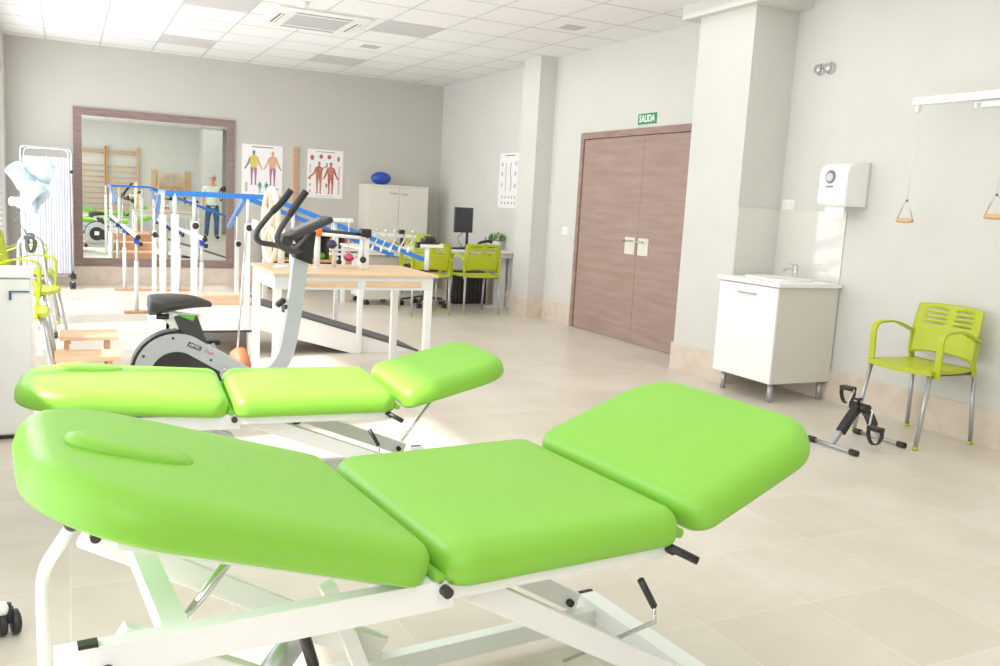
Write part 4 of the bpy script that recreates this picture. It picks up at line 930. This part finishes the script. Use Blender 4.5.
for k, (y, dx) in enumerate(((-3.92,0), (-3.98,.0), (-4.06,.0))):
    MB().tube(fillet([(-5.10+dx,y+.0,.0),(-5.08+dx,y,.775),(-4.93+dx,y,.775),(-4.84+dx,y-.08,.0)], .09, 7), .011, 10).build('side_frame', 'chrome', wk)
MB().bar((-5.05,-4.06,.775), (-4.97,-4.06,.775), .03, .03, (0,1,0), .008).build('hand_grip', 'rubber', wk)
MB().tube([(-5.08,-3.94,.45),(-4.88,-3.96,.45)], .009, 8).build('cross_tube', 'chrome', wk)
for x, y in ((-4.84,-4.0), (-4.84,-4.06), (-4.84,-4.14)): MB().cyl((x,y,0), (x,y,.03), .016).build('rubber_tip', 'dark', wk)
st = empty('wheeled_stool', (-5.10,-9.17,0), 'white wheeled stool base with black castors at the left edge of the photo', 'stool')
MB().cyl((-5.10,-9.17,.08), (-5.10,-9.17,.42), .025).build('gas_column', 'frame', st)
MB().lathe((-5.10,-9.17,.42), [(.16,0),(.17,.015),(.17,.05),(.15,.065)], 28).build('seat', 'white', st)
for k in range(5):
    a = R(72*k+5); e = V(-5.10+.2*math.cos(a), -9.17+.2*math.sin(a), .075)
    MB().bar((-5.10,-9.17,.10), e, .045, .03, (math.sin(a),-math.cos(a),0), .01).build('base_arm', 'frame', st); castor_part(st, e.x, e.y, .034)
# small wooden cylinder hanging rod + foot roller near the ramp
ro = empty('wooden_roller', (-3.75,-6.62,0), 'wooden roller in a slim steel holder on the floor between bike and table', 'roller')
MB().cyl((-3.83,-6.62,.30), (-3.75,-6.62,.30), .001).bm.free()
MB().lathe((-3.835,-6.36,.27), [(.035,0),(.05,.01),(.05,.12),(.04,.14)], 20, axis=(.2,-.55,-.75)).build('roller', 'roller_wood', ro)
MB().tube([(-3.86,-6.40,.0),(-3.80,-6.40,.98)], .006, 8).tube([(-3.86,-6.40,.005),(-3.68,-6.40,.005)], .008, 8).tube([(-3.86,-6.40,.14),(-3.78,-6.43,.15)], .006, 8).build('holder_rod', 'chrome', ro)

# ------------------------------------------------------------ rear wall, seen in the mirror
for x, l in ((-4.63,'pine wall bars seen in the mirror, the left ladder'), (-3.84,'pine wall bars seen in the mirror, the right ladder next to the wooden wheel')):
    w = empty('wall_bars', (x+.38,YB+.06,0), l, 'wall bars', group='wall bars')
    for s in (0, .77): MB().box(x+s, YB, 0, x+s+.045, YB+.13, 2.17, .004).build('upright', 'pine', w)
    for z in (2.06,1.99,1.66,1.52,1.38,1.24,1.10,.96,.82,.68,.54,.40,.26,.12): MB().lathe((x+.04,YB+.09,z), [(.013,0),(.018,.2),(.018,.5),(.013,.735)], 10, axis=(1,0,0)).build('rung', 'pine', w)
sw_ = empty('shoulder_wheel', (-2.2,YB+.1,.8), 'wooden shoulder wheel between two boards, seen in the mirror', 'exercise wheel')
for x in (-2.70, -1.84): MB().box(x, YB+.004, .72, x+.13, YB+.05, 1.64, .004).build('board', 'pine', sw_)
MB().box(-2.6, YB+.004, 1.12, -1.8, YB+.035, 1.2, .003).build('cross_board', 'pine', sw_)
MB().sweep([(-2.2+.34*math.cos(a),YB+.11,1.19+.34*math.sin(a)) for a in [i*2*PI/40 for i in range(40)]], [(-.03,-.014),(-.03,.014),(.03,.014),(.03,-.014)], closed=True).build('rim', 'pine', sw_)
mb = MB()
for k in range(3):
    a = R(30+60*k); mb.bar((-2.2-.33*math.cos(a),YB+.11,1.19-.33*math.sin(a)), (-2.2+.33*math.cos(a),YB+.11,1.19+.33*math.sin(a)), .045, .02, (math.sin(a),0,-math.cos(a)))
mb.build('spokes', 'pine', sw_)
MB().cyl((-2.2,YB+.004,1.19), (-2.2,YB+.16,1.19), .03).build('hub', 'pine', sw_)

# ------------------------------------------------------------ the man seen in the mirror
def skinned(name, verts, edges, m, parent, sub=2, root=0):
    me = bpy.data.meshes.new(name); me.from_pydata([v[:3] for v in verts], edges, []); me.materials.append(M[m])
    ob = bpy.data.objects.new(name, me); COL.objects.link(ob)
    md = ob.modifiers.new('skin', 'SKIN'); md.use_smooth_shade = True
    sv = me.skin_vertices if me.skin_vertices else None
    if not sv:
        bm = bmesh.new(); bm.from_mesh(me); bm.verts.layers.skin.verify(); bm.to_mesh(me); bm.free(); sv = me.skin_vertices
    for i, v in enumerate(verts):
        r = v[3]; sv[0].data[i].radius = r if isinstance(r, tuple) else (r, r); sv[0].data[i].use_root = (i == root)
    s = ob.modifiers.new('sub', 'SUBSURF'); s.levels = s.render_levels = sub
    ob.parent = parent; return ob
mx_, my_ = -1.55, -10.95
pn = empty('person', (mx_,my_,0), 'person in a pale shirt and faded jeans holding a camera, reflected in the mirror', 'person')
# facing +y; the right hand (+x) holds a camera
bv = [(0,0,.80,(.09,.065)),(0,0,.95,(.11,.08)),(0,.0,1.10,(.14,.095)),(0,-.01,1.25,(.13,.085)),(0,-.005,1.32,.055),(0,.01,1.38,.05),(0,.02,1.44,(.07,.085)),(0,.02,1.50,(.068,.085)),(0,.015,1.545,(.045,.055)),
 (.17,-.01,1.24,.05),(.22,-.03,1.03,.037),(.24,.14,1.10,.03),(.23,.19,1.16,.025),
 (-.17,-.01,1.24,.05),(-.21,-.02,1.02,.037),(-.22,.03,.81,.028),(-.22,.04,.76,.024),
 (.09,0,.75,.085),(.10,.02,.43,.055),(.10,-.01,.08,.036),(.12,.10,.04,.03),
 (-.09,0,.75,.085),(-.12,.02,.43,.055),(-.14,-.01,.08,.036),(-.19,.09,.04,.03)]
be = [(0,1),(1,2),(2,3),(3,4),(4,5),(5,6),(6,7),(7,8),(3,9),(9,10),(10,11),(11,12),(3,13),(13,14),(14,15),(15,16),(0,17),(17,18),(18,19),(19,20),(0,21),(21,22),(22,23),(23,24)]
skinned('body', bv, be, 'skin', pn)
skinned('shirt', [(0,0,.70,(.12,.09)),(0,0,.78,(.15,.112)),(0,0,.95,(.155,.115)),(0,0,1.10,(.165,.115)),(0,-.01,1.24,(.15,.10)),(0,-.005,1.29,.075),(.17,-.01,1.24,.065),(.215,-.025,1.09,.055),(-.17,-.01,1.24,.065),(-.205,-.015,1.09,.055)], [(0,1),(1,2),(2,3),(3,4),(4,5),(4,6),(6,7),(4,8),(8,9)], 'shirt', pn)
skinned('jeans', [(0,0,.90,(.13,.10)),(0,0,.76,(.145,.108)),(.09,0,.70,.09),(.10,.02,.43,.068),(.10,-.01,.04,.055),(-.09,0,.70,.09),(-.12,.02,.43,.068),(-.14,-.01,.04,.055)], [(0,1),(1,2),(2,3),(3,4),(1,5),(5,6),(6,7)], 'jeans', pn)
def local(mb, name, m, parent):
    ob = mb.build(name, m); ob.parent = parent; return ob
for x, dx in ((.11,.02), (-.15,-.06)):
    local(MB().ball((x+dx*.5,.05,.04), .05, (1,2.4,.8), 14, Matrix.Rotation(-dx*4,3,'Z')), 'shoe', 'black', pn)
hd = local(MB().ball((0,-.005,1.49), .092, (.9,1,1.0), 18), 'hair', 'hair', pn)
for s in (-1, 1):
    local(MB().ball((s*.028,.098,1.475), .010), 'eye', 'black', pn)
    local(MB().ball((s*.083,.01,1.465), .022, (.4,.8,1.2), 10), 'ear', 'skin', pn)
local(MB().ball((0,.112,1.452), .014, (.8,1,1.4), 10), 'nose', 'skin', pn)
local(MB().ball((0,.098,1.418), .02, (1.2,.4,.3), 10), 'mouth', 'f_red', pn)
mb = MB()
for s in (-1, 1): mb.tube([(s*.03+.02*math.cos(a),.112,1.475+.015*math.sin(a)) for a in [i*2*PI/12 for i in range(12)]], .002, 5, closed=True)
mb.tube([(-.01,.113,1.477),(.01,.113,1.477)], .002, 5); local(mb, 'glasses', 'black', pn)
local(MB().lathe((0,0,.785), [(.155,0),(.158,.004),(.158,.022),(.155,.026)], 24), 'belt', 'black', pn).scale = (1,.75,1)
def hand(cx_, cy_, cz_, up, curl, side):
    for i in range(4):
        b = V(cx_+side*(.018-.012*i), cy_, cz_); d = V(0,.25,up).normalized(); l = (.062,.072,.068,.052)[i]
        local(MB().tube(crom([b, b+d*l*.5, b+d*l*.85+V(0,curl,0)*l*.5], 3), .0075, 8), 'finger', 'skin', pn)
    b = V(cx_+side*.022, cy_, cz_-up*.03); local(MB().tube(crom([b, b+V(side*.02,.02,up*.02), b+V(side*.022,.03,up*.04)], 3), .009, 8), 'thumb', 'skin', pn)
hand(.23,.205,1.17, 1, .6, -1); hand(-.22,.045,.735, -1, .2, 1)
cm = empty('camera', (mx_+.23,my_+.24,1.17), 'black camera held up in the hand of the person reflected in the mirror', 'camera')
MB().box(mx_+.16, my_+.235, 1.165, mx_+.30, my_+.30, 1.265, .01).box(mx_+.205, my_+.24, 1.26, mx_+.255, my_+.29, 1.295, .008).build('camera_body', 'black', cm)
MB().lathe((mx_+.23,my_+.30,1.21), [(.036,0),(.038,.05),(.032,.06),(.03,.055)], 20, axis=(0,1,0)).build('lens', 'dark', cm)
MB().sweep(crom([(mx_+.165,my_+.26,1.25),(mx_+.14,my_+.19,1.15),(mx_+.15,my_+.18,.98),(mx_+.18,my_+.19,.93),(mx_+.20,my_+.2,1.0),(mx_+.20,my_+.24,1.17)], 5), [(-.002,-.012),(-.002,.012),(.002,.012),(.002,-.012)], side=(0,1,0)).build('strap', 'black', cm)

# ------------------------------------------------------------ camera
cam = bpy.data.cameras.new('camera_view'); co = bpy.data.objects.new('camera_view', cam); COL.objects.link(co)
yw, pt_, rl_ = .4617, .1452, .0559
F = V(math.sin(yw)*math.cos(pt_), math.cos(yw)*math.cos(pt_), -math.sin(pt_)); rt = V(math.cos(yw), -math.sin(yw), 0); up = rt.cross(F)
Rr = rt*math.cos(rl_)+up*math.sin(rl_); Uu = -rt*math.sin(rl_)+up*math.cos(rl_)
co.matrix_world = Matrix.Translation((-4.7422,-11.7113,1.2219)) @ Matrix((Rr, Uu, -F)).transposed().to_4x4()
cam.sensor_width = 36; cam.lens = 876.65*36/1000; cam.clip_start = .02
bpy.context.scene.camera = co

# ------------------------------------------------------------ light
sc_ = bpy.context.scene
w = bpy.data.worlds.new('world'); w.use_nodes = True; sc_.world = w
bg = w.node_tree.nodes['Background']; bg.inputs[0].default_value = (.93,.97,1,1); bg.inputs[1].default_value = 1.1
sun = bpy.data.lights.new('sun', 'SUN'); so = bpy.data.objects.new('sun', sun); COL.objects.link(so)
sun.energy = 7.5; sun.angle = R(2.2); sun.color = (1,.97,.92)
so.rotation_euler = V(.72,.12,-.68).normalized().to_track_quat('-Z','Y').to_euler()
for i, (a, b) in enumerate(openings):  # the fifth lamp belongs to the added opening
    SILL = SILLS[i]; l = bpy.data.lights.new('window_light', 'AREA'); lo = bpy.data.objects.new('window_light', l); COL.objects.link(lo)
    l.shape = 'RECTANGLE'; l.size = abs(b-a)-.1; l.size_y = HEAD-SILL-.1; l.energy = (8 if i == 4 else 19 if i > 2 else 15)*abs(b-a)*(HEAD-SILL)/2.33; l.color = (.95,.98,1)
    lo.location = (XL+.005, (a+b)/2, (SILL+HEAD)/2); lo.rotation_euler = (R(90), 0, R(-90))
for y in (-3.5, -7.5, -11.5):  # added overhead fill, the ceiling panels themselves are unlit
    l = bpy.data.lights.new('fill_light', 'AREA'); lo = bpy.data.objects.new('fill_light', l); COL.objects.link(lo)
    l.shape = 'RECTANGLE'; l.size = 4.2; l.size_y = 3.2; l.energy = 28; lo.visible_glossy = False; l.color = (1,.985,.965)
    lo.location = (-2.6, y, ZC-.06)
l = bpy.data.lights.new('ceiling_fill_light', 'AREA'); lo = bpy.data.objects.new('ceiling_fill_light', l); COL.objects.link(lo)  # added up-facing fill that brightens the ceiling, no fixture there
l.shape = 'RECTANGLE'; l.size = 3.5; l.size_y = 11; l.energy = 16; lo.visible_glossy = False; l.color = (1,1,1); lo.location = (-2.7,-7,2.0); lo.rotation_euler = (R(180),0,0)
sc_.view_settings.view_transform = 'Standard'; sc_.view_settings.look = 'None'; sc_.view_settings.exposure = .45; sc_.view_settings.gamma = 1.12
